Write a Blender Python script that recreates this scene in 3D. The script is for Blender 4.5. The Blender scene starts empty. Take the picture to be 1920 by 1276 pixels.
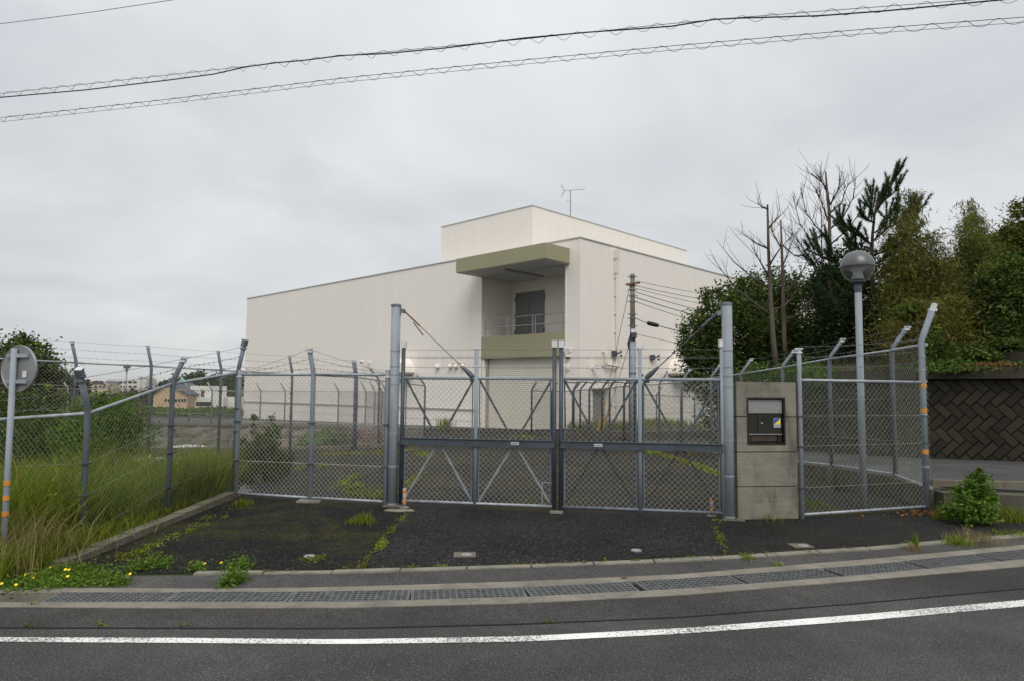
import bpy, math, random
import numpy as np
from mathutils import Vector, Matrix

random.seed(7)
RNG = np.random.default_rng(11)
SC = bpy.context.scene
COL = SC.collection
rad = math.radians

# ------------------------------------------------------------------ camera
FPX, EYE, PITCH, ROLL = 1307.0, 1.65, math.atan(94 / 1307), 0.0088
CM = (Matrix.Rotation(math.pi / 2 + PITCH, 4, 'X') @ Matrix.Rotation(ROLL, 4, 'Z'))
cam_d = bpy.data.cameras.new('camera')
cam_d.sensor_width = 23.5
cam_d.lens = FPX / 1920 * 23.5
cam_d.clip_start = 0.05
cam_d.clip_end = 6000
cam = bpy.data.objects.new('camera', cam_d)
COL.objects.link(cam)
cam.matrix_world = Matrix.Translation((0, 0, EYE)) @ CM
SC.camera = cam

# ------------------------------------------------------------------ sky and sun
SUN_AZ, SUN_EL = rad(172), rad(48)          # azimuth clockwise from +Y
world = bpy.data.worlds.new('World')
SC.world = world
world.use_nodes = True
wn, wl = world.node_tree.nodes, world.node_tree.links
wn.clear()
w_out = wn.new('ShaderNodeOutputWorld')
w_sky = wn.new('ShaderNodeTexSky')
w_sky.sky_type = 'NISHITA'
w_sky.sun_disc = False
w_sky.sun_elevation = SUN_EL
w_sky.sun_rotation = SUN_AZ
w_bg = wn.new('ShaderNodeBackground')
w_bg.inputs['Strength'].default_value = 0.1
wl.new(w_sky.outputs[0], w_bg.inputs['Color'])
w_geo = wn.new('ShaderNodeTexCoord')
w_sep = wn.new('ShaderNodeSeparateXYZ')
wl.new(w_geo.outputs['Generated'], w_sep.inputs[0])


def wmath(op, a, b=None):
    n = wn.new('ShaderNodeMath')
    n.operation = op
    for i, q in enumerate((a, b)):
        if q is None:
            continue
        if isinstance(q, (int, float)):
            n.inputs[i].default_value = q
        else:
            wl.new(q, n.inputs[i])
    return n.outputs[0]


up = wmath('MAXIMUM', w_sep.outputs['Z'], 0.0)
den = wmath('ADD', up, 0.22)
cx = wmath('DIVIDE', w_sep.outputs['X'], den)
cy = wmath('DIVIDE', w_sep.outputs['Y'], den)
w_com = wn.new('ShaderNodeCombineXYZ')
wl.new(cx, w_com.inputs[0])
wl.new(cy, w_com.inputs[1])
w_noise = wn.new('ShaderNodeTexNoise')
w_noise.inputs['Scale'].default_value = 1.15
w_noise.inputs['Detail'].default_value = 5
w_noise.inputs['Roughness'].default_value = 0.52
w_noise.inputs['Distortion'].default_value = 0.35
wl.new(w_com.outputs[0], w_noise.inputs['Vector'])
w_ramp = wn.new('ShaderNodeValToRGB')
w_ramp.color_ramp.elements[0].position = 0.3
w_ramp.color_ramp.elements[0].color = (0.465, 0.485, 0.51, 1)
w_ramp.color_ramp.elements[1].position = 0.68
w_ramp.color_ramp.elements[1].color = (0.65, 0.655, 0.665, 1)
wl.new(w_noise.outputs['Fac'], w_ramp.inputs[0])
# overcast luminance: the cloud deck grows brighter towards the zenith
grad = wmath('ADD', wmath('MULTIPLY', up, 0.55), 0.93)
w_bg2 = wn.new('ShaderNodeBackground')
wl.new(w_ramp.outputs[0], w_bg2.inputs['Color'])
wl.new(grad, w_bg2.inputs['Strength'])
w_mix = wn.new('ShaderNodeMixShader')
w_mix.inputs[0].default_value = 0.94
wl.new(w_bg.outputs[0], w_mix.inputs[1])
wl.new(w_bg2.outputs[0], w_mix.inputs[2])
wl.new(w_mix.outputs[0], w_out.inputs['Surface'])

sun_d = bpy.data.lights.new('sun', 'SUN')
sun_d.energy = 1.5
sun_d.angle = rad(35)
sun_d.color = (1.0, 0.965, 0.91)
sun = bpy.data.objects.new('sun', sun_d)
COL.objects.link(sun)
to_sun = Vector((math.sin(SUN_AZ) * math.cos(SUN_EL), math.cos(SUN_AZ) * math.cos(SUN_EL), math.sin(SUN_EL)))
sun.rotation_euler = to_sun.to_track_quat('Z', 'Y').to_euler()
sun.location = to_sun * 60

SC.view_settings.view_transform = 'Standard'
SC.view_settings.look = 'None'
SC.view_settings.gamma = 1
SC.view_settings.exposure = 0.27
SC.view_settings.use_curve_mapping = False
SC.cycles.use_denoising = True
SC.cycles.max_bounces = 6
SC.cycles.transparent_max_bounces = 12


# ------------------------------------------------------------------ survey helpers (sight lines of the photograph meeting real planes)
C0 = Vector((0, 0, EYE))
R3 = CM.to_3x3()


def ray(px, py):
    return R3 @ Vector(((px - 960) / FPX, -(py - 638) / FPX, -1))


def at(px, py, Y):
    d = ray(px, py)
    return C0 + d * (Y / d.y)


def G(px, py, z=0.0):
    d = ray(px, py)
    return C0 + d * ((z - EYE) / d.z)


def yard_z(y):
    return -0.0215 * max(0.0, y - 15)


def T(px, py):
    d = ray(px, py)
    m = d.z / d.y
    Y = -EYE / m
    if Y > 15:
        Y = (EYE - 0.0215 * 15) / (-m - 0.0215)
    return C0 + d * (Y / d.y)


def PL(px, py, A, B):
    """sight line meeting the vertical plane through plan points A and B"""
    n = Vector((B[1] - A[1], -(B[0] - A[0]), 0))
    d = ray(px, py)
    return C0 + d * (n.dot(Vector((A[0], A[1], 0)) - C0) / n.dot(d))


# ------------------------------------------------------------------ materials
def newmat(name):
    m = bpy.data.materials.new(name)
    m.use_nodes = True
    nt = m.node_tree
    b = nt.nodes['Principled BSDF']
    return m, nt, b


def nd(nt, t, **kw):
    n = nt.nodes.new(t)
    for k, v in kw.items():
        if k in n.inputs:
            n.inputs[k].default_value = v
        else:
            setattr(n, k, v)
    return n


def pos(nt, scale=(1, 1, 1), obj=False):
    if obj:
        g = nd(nt, 'ShaderNodeTexCoord').outputs['Object']
    else:
        g = nd(nt, 'ShaderNodeNewGeometry').outputs['Position']
    mp = nd(nt, 'ShaderNodeMapping')
    mp.inputs['Scale'].default_value = scale
    nt.links.new(g, mp.inputs[0])
    return mp.outputs[0]


def ramp(nt, src, stops):
    r = nd(nt, 'ShaderNodeValToRGB')
    e = r.color_ramp.elements
    while len(e) < len(stops):
        e.new(0.5)
    for i, (p, c) in enumerate(stops):
        e[i].position = p
        if isinstance(c, (int, float)):
            c = (c, c, c)
        e[i].color = (*c, 1)
    nt.links.new(src, r.inputs[0])
    return r.outputs[0]


def mixc(nt, fac, a, b, mode='MIX'):
    m = nd(nt, 'ShaderNodeMix', data_type='RGBA', blend_type=mode)
    for i, q in ((0, fac), (6, a), (7, b)):
        if isinstance(q, (int, float)):
            m.inputs[i].default_value = q
        elif isinstance(q, tuple):
            m.inputs[i].default_value = (*q, 1)
        else:
            nt.links.new(q, m.inputs[i])
    return m.outputs[2]


def noise(nt, vec, scale, detail=4, rough=0.55, dist=0.0):
    n = nd(nt, 'ShaderNodeTexNoise', Scale=scale, Detail=detail, Roughness=rough, Distortion=dist)
    nt.links.new(vec, n.inputs['Vector'])
    return n.outputs['Fac']


def bump(nt, b, h, strength, dist=0.02):
    n = nd(nt, 'ShaderNodeBump', Strength=strength, Distance=dist)
    nt.links.new(h, n.inputs['Height'])
    nt.links.new(n.outputs[0], b.inputs['Normal'])


def plain(name, col, rough=0.6, metal=0.0, var=0.12, scale=6.0, bmp=0.0, streak=False, obj=False):
    m, nt, b = newmat(name)
    p = pos(nt, (1, 1, 0.15) if streak else (1, 1, 1), obj)
    n1 = noise(nt, p, scale, 5, 0.6)
    lo = tuple(c * (1 - var * 1.6) for c in col)
    hi = tuple(min(1, c * (1 + var)) for c in col)
    nt.links.new(ramp(nt, n1, [(0.3, lo), (0.7, hi)]), b.inputs['Base Color'])
    b.inputs['Roughness'].default_value = rough
    b.inputs['Metallic'].default_value = metal
    if rough >= 0.6:
        b.inputs['Specular IOR Level'].default_value = 0.25
    if bmp:
        bump(nt, b, noise(nt, p, scale * 8, 3), bmp, 0.01)
    return m


def asphalt(name, base, fine=160.0, coarse=0.0, moss=0.0, tint=(1, 1, 1), rough=0.85, speck=0.22, crack=0.0):
    m, nt, b = newmat(name)
    p = pos(nt)
    fineN = noise(nt, p, fine, 2, 0.6)
    big = noise(nt, p, 0.55, 5, 0.6, 0.4)
    mid = noise(nt, p, 5.0, 4, 0.65)
    c = ramp(nt, fineN, [(0.38, tuple(base * 0.4 * t for t in tint)), (0.5, tuple(base * t for t in tint)),
                         (0.64, tuple(base * 2.1 * t for t in tint))])
    c = mixc(nt, 0.8, c, ramp(nt, big, [(0.3, 0.5), (0.5, 0.92), (0.7, 1.55)]), 'MULTIPLY')
    c = mixc(nt, 0.7, c, ramp(nt, mid, [(0.3, 0.8), (0.7, 1.15)]), 'MULTIPLY')
    grit = noise(nt, p, fine * 0.42, 3, 0.75)
    c = mixc(nt, 0.9, c, ramp(nt, grit, [(0.40, 0.55), (0.5, 1.0), (0.61, 1.7)]), 'MULTIPLY')
    v = nd(nt, 'ShaderNodeTexVoronoi', Scale=fine * 0.8)
    nt.links.new(p, v.inputs['Vector'])
    hs = nd(nt, 'ShaderNodeSeparateColor')
    nt.links.new(v.outputs['Color'], hs.inputs[0])
    sp = ramp(nt, hs.outputs[0], [(0.95, 0.0), (0.985, speck)])
    c = mixc(nt, sp, c, (0.32, 0.31, 0.29))
    if crack:
        pd = nd(nt, 'ShaderNodeVectorMath', operation='ADD')
        nz = nd(nt, 'ShaderNodeTexNoise', Scale=2.2, Detail=4.0)
        nt.links.new(p, nz.inputs['Vector'])
        sc_ = nd(nt, 'ShaderNodeVectorMath', operation='SCALE')
        sc_.inputs['Scale'].default_value = 0.5
        nt.links.new(nz.outputs['Color'], sc_.inputs[0])
        nt.links.new(p, pd.inputs[0])
        nt.links.new(sc_.outputs[0], pd.inputs[1])
        vc = nd(nt, 'ShaderNodeTexVoronoi', feature='DISTANCE_TO_EDGE', Scale=crack)
        nt.links.new(pd.outputs[0], vc.inputs['Vector'])
        ck = ramp(nt, vc.outputs['Distance'], [(0.004, 1.0), (0.012, 0.0)])
        msk = ramp(nt, noise(nt, p, 0.7, 2), [(0.5, 0.0), (0.56, 0.9)])
        ck = mixc(nt, 1.0, ck, msk, 'MULTIPLY')
        c = mixc(nt, ck, c, (0.008, 0.008, 0.008))
    if coarse:
        v2 = nd(nt, 'ShaderNodeTexVoronoi', Scale=coarse)
        nt.links.new(p, v2.inputs['Vector'])
        c = mixc(nt, 0.85, c, ramp(nt, v2.outputs['Distance'], [(0.1, 2.0), (0.35, 1.0), (0.62, 0.25)]), 'MULTIPLY')
        h2 = nd(nt, 'ShaderNodeSeparateColor')
        nt.links.new(v2.outputs['Color'], h2.inputs[0])
        c = mixc(nt, ramp(nt, h2.outputs[1], [(0.9, 0.0), (0.95, 0.2)]), c, (0.16, 0.155, 0.14))
    if moss:
        mn = noise(nt, p, 0.75, 6, 0.68, 0.6)
        mn2 = noise(nt, p, 26, 3, 0.7)
        k = ramp(nt, mixc(nt, 0.35, mn, mn2), [(0.56 - moss * 0.1, 0.0), (0.70 - moss * 0.1, min(0.85, moss))])
        c = mixc(nt, k, c, (0.052, 0.05, 0.009))
    nt.links.new(c, b.inputs['Base Color'])
    b.inputs['Roughness'].default_value = rough
    b.inputs['Specular IOR Level'].default_value = 0.12 if coarse or moss else 0.3
    bump(nt, b, fineN if not coarse else v2.outputs['Distance'], 0.35 if not coarse else -0.8, 0.006 if not coarse else 0.012)
    return m


def concrete(name, col, stain=0.5, scale=2.0, board=False):
    m, nt, b = newmat(name)
    p = pos(nt)
    n1 = noise(nt, p, scale, 6, 0.65, 0.3)
    n2 = noise(nt, p, scale * 30, 3, 0.6)
    c = ramp(nt, n1, [(0.3, tuple(q * 0.72 for q in col)), (0.62, tuple(q * 1.08 for q in col))])
    c = mixc(nt, 0.5, c, ramp(nt, n2, [(0.3, 0.75), (0.7, 1.2)]), 'MULTIPLY')
    ps = pos(nt, (1, 1, 0.25))
    st = ramp(nt, noise(nt, ps, scale * 1.8, 6, 0.7, 0.5), [(0.5, 0.0), (0.72, stain)])
    c = mixc(nt, st, c, (0.05, 0.045, 0.035))
    h = n2
    if board:
        pb = pos(nt, (0.5, 0.5, 10))
        h = noise(nt, pb, 5.0, 5, 0.7, 1.4)
        c = mixc(nt, 0.55, c, ramp(nt, h, [(0.35, 0.7), (0.6, 1.12)]), 'MULTIPLY')
    nt.links.new(c, b.inputs['Base Color'])
    b.inputs['Roughness'].default_value = 0.9
    b.inputs['Specular IOR Level'].default_value = 0.2
    bump(nt, b, h, 0.4, 0.006)
    return m


def leafmat(name, c1, c2, c3=None, trans=0.3):
    m, nt, b = newmat(name)
    g = nd(nt, 'ShaderNodeNewGeometry')
    stops = [(0.0, c1), (0.7, c2), (1.0, c3 or c2)]
    c = ramp(nt, g.outputs['Random Per Island'], stops)
    n1 = noise(nt, pos(nt), 1.1, 4, 0.65)
    c = mixc(nt, 0.9, c, ramp(nt, n1, [(0.32, (0.62, 0.5, 0.5)), (0.5, (0.95, 0.95, 0.95)), (0.68, (1.3, 1.4, 1.1))]), 'MULTIPLY')
    nt.links.new(c, b.inputs['Base Color'])
    b.inputs['Roughness'].default_value = 0.6
    b.inputs['Specular IOR Level'].default_value = 0.2
    tr = nd(nt, 'ShaderNodeBsdfTranslucent')
    nt.links.new(c, tr.inputs['Color'])
    mx = nd(nt, 'ShaderNodeMixShader')
    mx.inputs[0].default_value = trans
    nt.links.new(b.outputs[0], mx.inputs[1])
    nt.links.new(tr.outputs[0], mx.inputs[2])
    nt.links.new(mx.outputs[0], nt.nodes['Material Output'].inputs['Surface'])
    return m


M = {}
M['road'] = asphalt('road_asphalt', 0.046, speck=0.3, tint=(1, 0.96, 0.915))
M['lane'] = asphalt('lane_asphalt', 0.039, tint=(1, 0.95, 0.89), rough=0.9)
M['walk'] = asphalt('walk_asphalt', 0.055, tint=(1, 0.96, 0.92), rough=0.9)
M['apron'] = asphalt('apron_coarse', 0.022, fine=120, coarse=40, tint=(1, 0.99, 0.96), crack=0.9, speck=0.12)
M['apron_moss'] = asphalt('apron_mossy', 0.0105, speck=0.1, fine=120, coarse=46, moss=0.7, tint=(1, 0.96, 0.88))
M['apron_r'] = asphalt('apron_worn', 0.020, speck=0.1, fine=140, coarse=80, moss=0.35, tint=(1, 0.97, 0.92))
M['yard'] = asphalt('yard_asphalt', 0.020, moss=0.75, tint=(1, 0.95, 0.89))
M['side_road'] = asphalt('side_road_asphalt', 0.06, tint=(1, 0.98, 0.97))
M['lot'] = asphalt('lot_asphalt', 0.065)
M['joint'] = plain('joint_tar', (0.018, 0.017, 0.016), 0.8)
M['gutter'] = concrete('gutter_concrete', (0.23, 0.21, 0.17), 0.45)
M['kerb'] = concrete('kerb_concrete', (0.235, 0.22, 0.18), 0.55, 3)
M['kerb_old'] = concrete('kerb_old_concrete', (0.155, 0.14, 0.105), 0.7, 3)
M['pillar'] = concrete('pillar_concrete', (0.215, 0.205, 0.165), 0.7, 2.2, True)
M['wallc'] = concrete('low_wall_concrete', (0.10, 0.09, 0.07), 0.6, 2)
M['block'] = concrete('block_concrete', (0.046, 0.040, 0.028), 0.5, 1.2)
M['wallcap'] = concrete('wall_cap_concrete', (0.062, 0.055, 0.04), 0.4, 1.6)
M['mortar'] = plain('mortar', (0.02, 0.018, 0.013), 0.95)
_nt = M['block'].node_tree
_b = _nt.nodes['Principled BSDF']
_src = _b.inputs['Base Color'].links[0].from_socket
_oi = nd(_nt, 'ShaderNodeObjectInfo')
_nt.links.new(mixc(_nt, 1.0, _src, ramp(_nt, _oi.outputs['Random'], [(0.0, 0.75), (1.0, 1.28)]), 'MULTIPLY'), _b.inputs['Base Color'])
M['rock'] = concrete('rock_wall', (0.16, 0.145, 0.125), 0.75, 0.9)
M['galv'] = plain('galvanised_steel', (0.33, 0.355, 0.38), 0.5, 0.25, 0.2, 9, 0.05, True)
M['pipe'] = plain('painted_pipe', (0.26, 0.295, 0.325), 0.65, 0.0, 0.12, 11, 0.05, True)
M['postgrey'] = plain('weathered_post', (0.145, 0.17, 0.195), 0.55, 0.15, 0.22, 8, 0.05, True)
M['dark'] = plain('dark_steel', (0.055, 0.07, 0.085), 0.5, 0.1, 0.2, 8, 0.05)
M['wire'] = plain('fence_wire', (0.47, 0.45, 0.405), 0.6, 0.0, 0.15, 12)
M['wire_g'] = plain('coated_wire', (0.22, 0.24, 0.19), 0.6, 0.0, 0.15, 12)
M['wire_d'] = plain('old_wire', (0.17, 0.17, 0.16), 0.6, 0.2, 0.15, 12)
M['barb'] = plain('barbed_wire', (0.15, 0.15, 0.15), 0.6, 0.3)
M['rust'] = plain('rusty_rod', (0.16, 0.085, 0.045), 0.8, 0.2)
M['white_cap'] = plain('white_cap', (0.62, 0.63, 0.63), 0.5)
M['orange'] = plain('orange_tape', (0.58, 0.24, 0.03), 0.5)
M['yellow'] = plain('yellow_cover', (0.72, 0.45, 0.03), 0.5)
M['clad'] = plain('cream_cladding', (0.83, 0.775, 0.705), 0.55, 0, 0.012, 0.8, 0, True)
M['core'] = plain('cladding_joint', (0.68, 0.635, 0.57), 0.8, 0, 0.05)
M['coping'] = plain('coping_metal', (0.50, 0.50, 0.48), 0.45, 0.3, 0.05)
M['olive'] = plain('olive_panel', (0.31, 0.29, 0.18), 0.55, 0, 0.03, 0.6)
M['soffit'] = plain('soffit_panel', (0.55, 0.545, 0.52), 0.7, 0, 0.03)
M['shutter'] = plain('roller_shutter', (0.74, 0.70, 0.61), 0.5, 0.05, 0.03, 1.0)
M['door'] = plain('grey_door', (0.19, 0.19, 0.19), 0.5, 0, 0.04)
M['rail'] = plain('steel_railing', (0.38, 0.36, 0.33), 0.45, 0.4)
M['cream_pipe'] = plain('cream_pipe', (0.72, 0.67, 0.56), 0.5, 0, 0.04)
M['white'] = plain('white_plastic', (0.75, 0.75, 0.73), 0.4, 0, 0.03)
M['black'] = plain('black_plastic', (0.02, 0.02, 0.022), 0.5)
M['cable'] = plain('black_cable', (0.018, 0.018, 0.03), 0.6)
M['wood_pole'] = plain('weathered_pole', (0.20, 0.175, 0.14), 0.9, 0, 0.25, 6, 0.2, True)
M['steel_plate'] = plain('brushed_plate', (0.33, 0.33, 0.32), 0.42, 0.6, 0.05, 30)
M['dark_panel'] = plain('bronze_panel', (0.028, 0.027, 0.022), 0.35, 0.3, 0.2, 5)
M['slot'] = plain('slot_glass', (0.06, 0.05, 0.035), 0.2, 0.0, 0.2, 8)
M['blue'] = plain('sticker_blue', (0.03, 0.06, 0.42), 0.5, 0, 0.02)
M['lightblue'] = plain('pale_blue_board', (0.22, 0.38, 0.45), 0.6)
M['stk_yellow'] = plain('sticker_yellow', (0.80, 0.68, 0.02), 0.5, 0, 0.02)
M['stk_white'] = plain('sticker_white', (0.55, 0.55, 0.52), 0.5, 0, 0.02)
M['stud'] = plain('stud_cap', (0.30, 0.295, 0.28), 0.5, 0.2, 0.15, 30)
M['signback'] = plain('sign_back', (0.25, 0.255, 0.26), 0.5, 0.3, 0.1, 5)
M['grate'] = plain('grate_steel', (0.135, 0.14, 0.142), 0.55, 0.3, 0.25, 12)
M['soil'] = plain('soil', (0.055, 0.043, 0.028), 0.95, 0, 0.3, 3, 0.4)
M['turf'] = plain('turf_ground', (0.055, 0.07, 0.018), 0.95, 0, 0.35, 1.4, 0.4)
M['field'] = plain('field_ground', (0.06, 0.075, 0.03), 0.95, 0, 0.35, 0.05, 0.2)
M['bark'] = plain('grey_bark', (0.10, 0.082, 0.065), 0.95, 0, 0.3, 7, 0.5, True)
M['bark_d'] = plain('dark_bark', (0.05, 0.038, 0.03), 0.95, 0, 0.3, 7, 0.5, True)
M['stem'] = plain('green_stem', (0.08, 0.09, 0.03), 0.8)
M['culm'] = plain('bamboo_culm', (0.17, 0.14, 0.06), 0.7, 0, 0.3, 3)
M['car'] = plain('white_car_paint', (0.72, 0.73, 0.74), 0.2, 0, 0.01)
M['glass'] = plain('dark_glass', (0.02, 0.024, 0.028), 0.08, 0, 0.05)
M['red'] = plain('red_lamp', (0.45, 0.015, 0.012), 0.3)
M['peach'] = plain('peach_render', (0.60, 0.43, 0.28), 0.8, 0, 0.04, 0.5)
M['offwhite'] = plain('offwhite_render', (0.72, 0.70, 0.65), 0.8, 0, 0.04, 0.4)
M['school'] = plain('school_render', (0.60, 0.58, 0.54), 0.8, 0, 0.06, 0.3)
M['tile'] = plain('slate_roof', (0.10, 0.11, 0.14), 0.7, 0, 0.1, 1)
M['teal'] = plain('copper_roof', (0.18, 0.38, 0.33), 0.7, 0, 0.06, 1)
M['beige'] = plain('beige_render', (0.50, 0.45, 0.34), 0.8, 0, 0.05, 0.4)
M['lampdome'] = plain('lamp_dome', (0.12, 0.125, 0.13), 0.35, 0.3, 0.06, 4)
M['grass'] = leafmat('grass_blades', (0.06, 0.10, 0.007), (0.185, 0.245, 0.022), (0.30, 0.25, 0.05), 0.4)
M['grass_dry'] = leafmat('dry_grass', (0.14, 0.11, 0.04), (0.30, 0.24, 0.11), (0.36, 0.28, 0.14), 0.3)
M['weed'] = leafmat('weed_leaf', (0.05, 0.10, 0.012), (0.13, 0.22, 0.025), (0.2, 0.27, 0.04), 0.35)
M['mosslime'] = leafmat('moss_tufts', (0.09, 0.12, 0.012), (0.19, 0.23, 0.025), (0.26, 0.26, 0.05), 0.2)
M['shrub'] = leafmat('shrub_leaf', (0.03, 0.06, 0.012), (0.075, 0.125, 0.02), (0.14, 0.15, 0.03), 0.3)
M['shrub_l'] = leafmat('light_shrub_leaf', (0.045, 0.095, 0.015), (0.11, 0.20, 0.025), (0.17, 0.22, 0.04), 0.35)
M['everg'] = leafmat('evergreen_leaf', (0.020, 0.042, 0.010), (0.065, 0.105, 0.018), (0.17, 0.185, 0.035), 0.3)
M['everg_d'] = leafmat('dark_evergreen_leaf', (0.010, 0.020, 0.007), (0.03, 0.052, 0.013), (0.06, 0.075, 0.02), 0.2)
M['pine'] = leafmat('pine_needles', (0.016, 0.042, 0.016), (0.05, 0.10, 0.034), (0.09, 0.14, 0.045), 0.25)
M['bamboo'] = leafmat('bamboo_leaf', (0.065, 0.075, 0.014), (0.175, 0.175, 0.034), (0.28, 0.22, 0.065), 0.4)
M['bamboo_g'] = leafmat('green_bamboo_leaf', (0.05, 0.075, 0.014), (0.15, 0.18, 0.034), (0.24, 0.21, 0.05), 0.4)
M['bamboo_m'] = leafmat('mixed_bamboo_leaf', (0.045, 0.062, 0.013), (0.14, 0.155, 0.03), (0.26, 0.20, 0.06), 0.38)
M['redleaf'] = leafmat('red_leaf', (0.10, 0.012, 0.014), (0.24, 0.03, 0.045), (0.2, 0.08, 0.03), 0.3)
M['brownleaf'] = leafmat('dead_leaf', (0.10, 0.045, 0.018), (0.22, 0.10, 0.04), (0.28, 0.16, 0.07), 0.2)
M['flower'] = plain('yellow_flower', (0.85, 0.68, 0.03), 0.6)
M['fartree'] = leafmat('far_tree_leaf', (0.030, 0.048, 0.022), (0.06, 0.085, 0.036), (0.09, 0.11, 0.05), 0.2)

# white road paint, worn through by traffic
mp_, nt_, b_ = newmat('worn_road_paint')
_p = pos(nt_)
_w = noise(nt_, _p, 60, 4, 0.75)
_w2 = noise(nt_, _p, 1.2, 3, 0.5)
_k = ramp(nt_, mixc(nt_, 0.3, _w, _w2), [(0.43, 1.0), (0.48, 0.0)])
nt_.links.new(mixc(nt_, _k, ramp(nt_, _w2, [(0.3, (0.70, 0.69, 0.66)), (0.7, (0.82, 0.81, 0.79))]), (0.10, 0.098, 0.095)), b_.inputs['Base Color'])
b_.inputs['Roughness'].default_value = 0.75
M['paint'] = mp_

# clear lamp globe; grey reflection haze put into its colour, denser at the rim
mg_, nt_, b_ = newmat('clear_globe')
_tr = nd(nt_, 'ShaderNodeBsdfTransparent')
_tr.inputs['Color'].default_value = (0.93, 0.94, 0.94, 1)
_lw = nd(nt_, 'ShaderNodeLayerWeight', Blend=0.35)
b_.inputs['Base Color'].default_value = (0.33, 0.335, 0.33, 1)
b_.inputs['Roughness'].default_value = 0.06
b_.inputs['Specular IOR Level'].default_value = 0.9
_mx = nd(nt_, 'ShaderNodeMixShader')
nt_.links.new(ramp(nt_, _lw.outputs['Facing'], [(0.0, 0.22), (0.6, 0.32), (1.0, 0.9)]), _mx.inputs[0])
nt_.links.new(_tr.outputs[0], _mx.inputs[1])
nt_.links.new(b_.outputs[0], _mx.inputs[2])
nt_.links.new(_mx.outputs[0], nt_.nodes['Material Output'].inputs['Surface'])
M['globe'] = mg_

# ------------------------------------------------------------------ mesh builder
ORG = {}


class MB:
    def __init__(s):
        s.v, s.f = [], []

    def add(s, vs, fs):
        o = len(s.v)
        s.v.extend([tuple(p) for p in vs])
        s.f.extend([tuple(i + o for i in q) for q in fs])
        return s

    def box(s, c, size, rz=0.0, mat=None):
        hx, hy, hz = size[0] / 2, size[1] / 2, size[2] / 2
        R = mat or Matrix.Rotation(rz, 3, 'Z')
        c = Vector(c)
        vs = [c + R @ Vector((x * hx, y * hy, z * hz)) for x in (-1, 1) for y in (-1, 1) for z in (-1, 1)]
        return s.add(vs, [(0, 1, 3, 2), (4, 6, 7, 5), (0, 4, 5, 1), (2, 3, 7, 6), (0, 2, 6, 4), (1, 5, 7, 3)])

    def ab(s, a, b):
        a, b = Vector(a), Vector(b)
        return s.box((a + b) / 2, (abs(b.x - a.x), abs(b.y - a.y), abs(b.z - a.z)))

    def bar(s, a, b, w, h):
        """rectangular bar from a to b, w wide (sideways), h high"""
        a, b = Vector(a), Vector(b)
        d = (b - a)
        L = d.length
        d.normalize()
        side = d.cross(Vector((0, 0, 1)))
        if side.length < 1e-4:
            side = Vector((1, 0, 0))
        side.normalize()
        upv = side.cross(d)
        R = Matrix((d, side, upv)).transposed()
        return s.box((a + b) / 2, (L, w, h), mat=R)

    def tube(s, pts, r, n=8, cap=True):
        pts = [Vector(p) for p in pts]
        rs = r if isinstance(r, (list, tuple)) else [r] * len(pts)
        vs, fs = [], []
        prev = None
        for i, p in enumerate(pts):
            d = (pts[min(i + 1, len(pts) - 1)] - pts[max(i - 1, 0)])
            if d.length < 1e-9:
                d = Vector((0, 0, 1))
            d.normalize()
            if prev is None:
                a = d.cross(Vector((0, 0, 1)))
                if a.length < 1e-3:
                    a = d.cross(Vector((0, 1, 0)))
            else:
                a = prev - d * prev.dot(d)
            a.normalize()
            prev = a
            b = d.cross(a)
            for k in range(n):
                t = 2 * math.pi * k / n
                vs.append(p + (a * math.cos(t) + b * math.sin(t)) * rs[i])
        for i in range(len(pts) - 1):
            for k in range(n):
                k2 = (k + 1) % n
                fs.append((i * n + k, i * n + k2, (i + 1) * n + k2, (i + 1) * n + k))
        if cap and n > 3:
            fs.append(tuple(range(n - 1, -1, -1)))
            fs.append(tuple(range((len(pts) - 1) * n, len(pts) * n)))
        return s.add(vs, fs)

    def lathe(s, c, prof, n=20, axis=None):
        """prof: list of (r, h) along axis (default +Z) from c"""
        c = Vector(c)
        ax = Vector(axis or (0, 0, 1)).normalized()
        a = ax.cross(Vector((0, 1, 0)))
        if a.length < 1e-3:
            a = ax.cross(Vector((1, 0, 0)))
        a.normalize()
        b = ax.cross(a)
        vs, fs = [], []
        for r, h in prof:
            for k in range(n):
                t = 2 * math.pi * k / n
                vs.append(c + ax * h + (a * math.cos(t) + b * math.sin(t)) * r)
        for i in range(len(prof) - 1):
            for k in range(n):
                k2 = (k + 1) % n
                fs.append((i * n + k, i * n + k2, (i + 1) * n + k2, (i + 1) * n + k))
        if prof[0][0] > 1e-4:
            fs.append(tuple(range(n - 1, -1, -1)))
        if prof[-1][0] > 1e-4:
            fs.append(tuple(range((len(prof) - 1) * n, len(prof) * n)))
        return s.add(vs, fs)

    def poly(s, pts):
        return s.add(pts, [tuple(range(len(pts)))])

    def prism(s, pts, dv):
        """extrude a planar outline by vector dv"""
        dv = Vector(dv)
        n = len(pts)
        vs = [Vector(p) for p in pts] + [Vector(p) + dv for p in pts]
        fs = [tuple(range(n - 1, -1, -1)), tuple(range(n, 2 * n))]
        fs += [(i, (i + 1) % n, (i + 1) % n + n, i + n) for i in range(n)]
        return s.add(vs, fs)

    def build(s, name, mat, parent=None, smooth=False, loc=None, raw=False):
        me = bpy.data.meshes.new(name)
        if raw:
            org = None
        elif parent is not None:
            org = ORG.get(parent.name)
        else:
            org = Vector(loc) if loc is not None else Vector((0, 0, 0))
        vs = s.v if org is None else [(p[0] - org.x, p[1] - org.y, p[2] - org.z) for p in s.v]
        me.from_pydata(vs, [], s.f)
        me.update()
        if mat is not None:
            me.materials.append(M[mat])
        if smooth:
            me.polygons.foreach_set('use_smooth', [True] * len(me.polygons))
        return link(name, me, parent, org)


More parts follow.
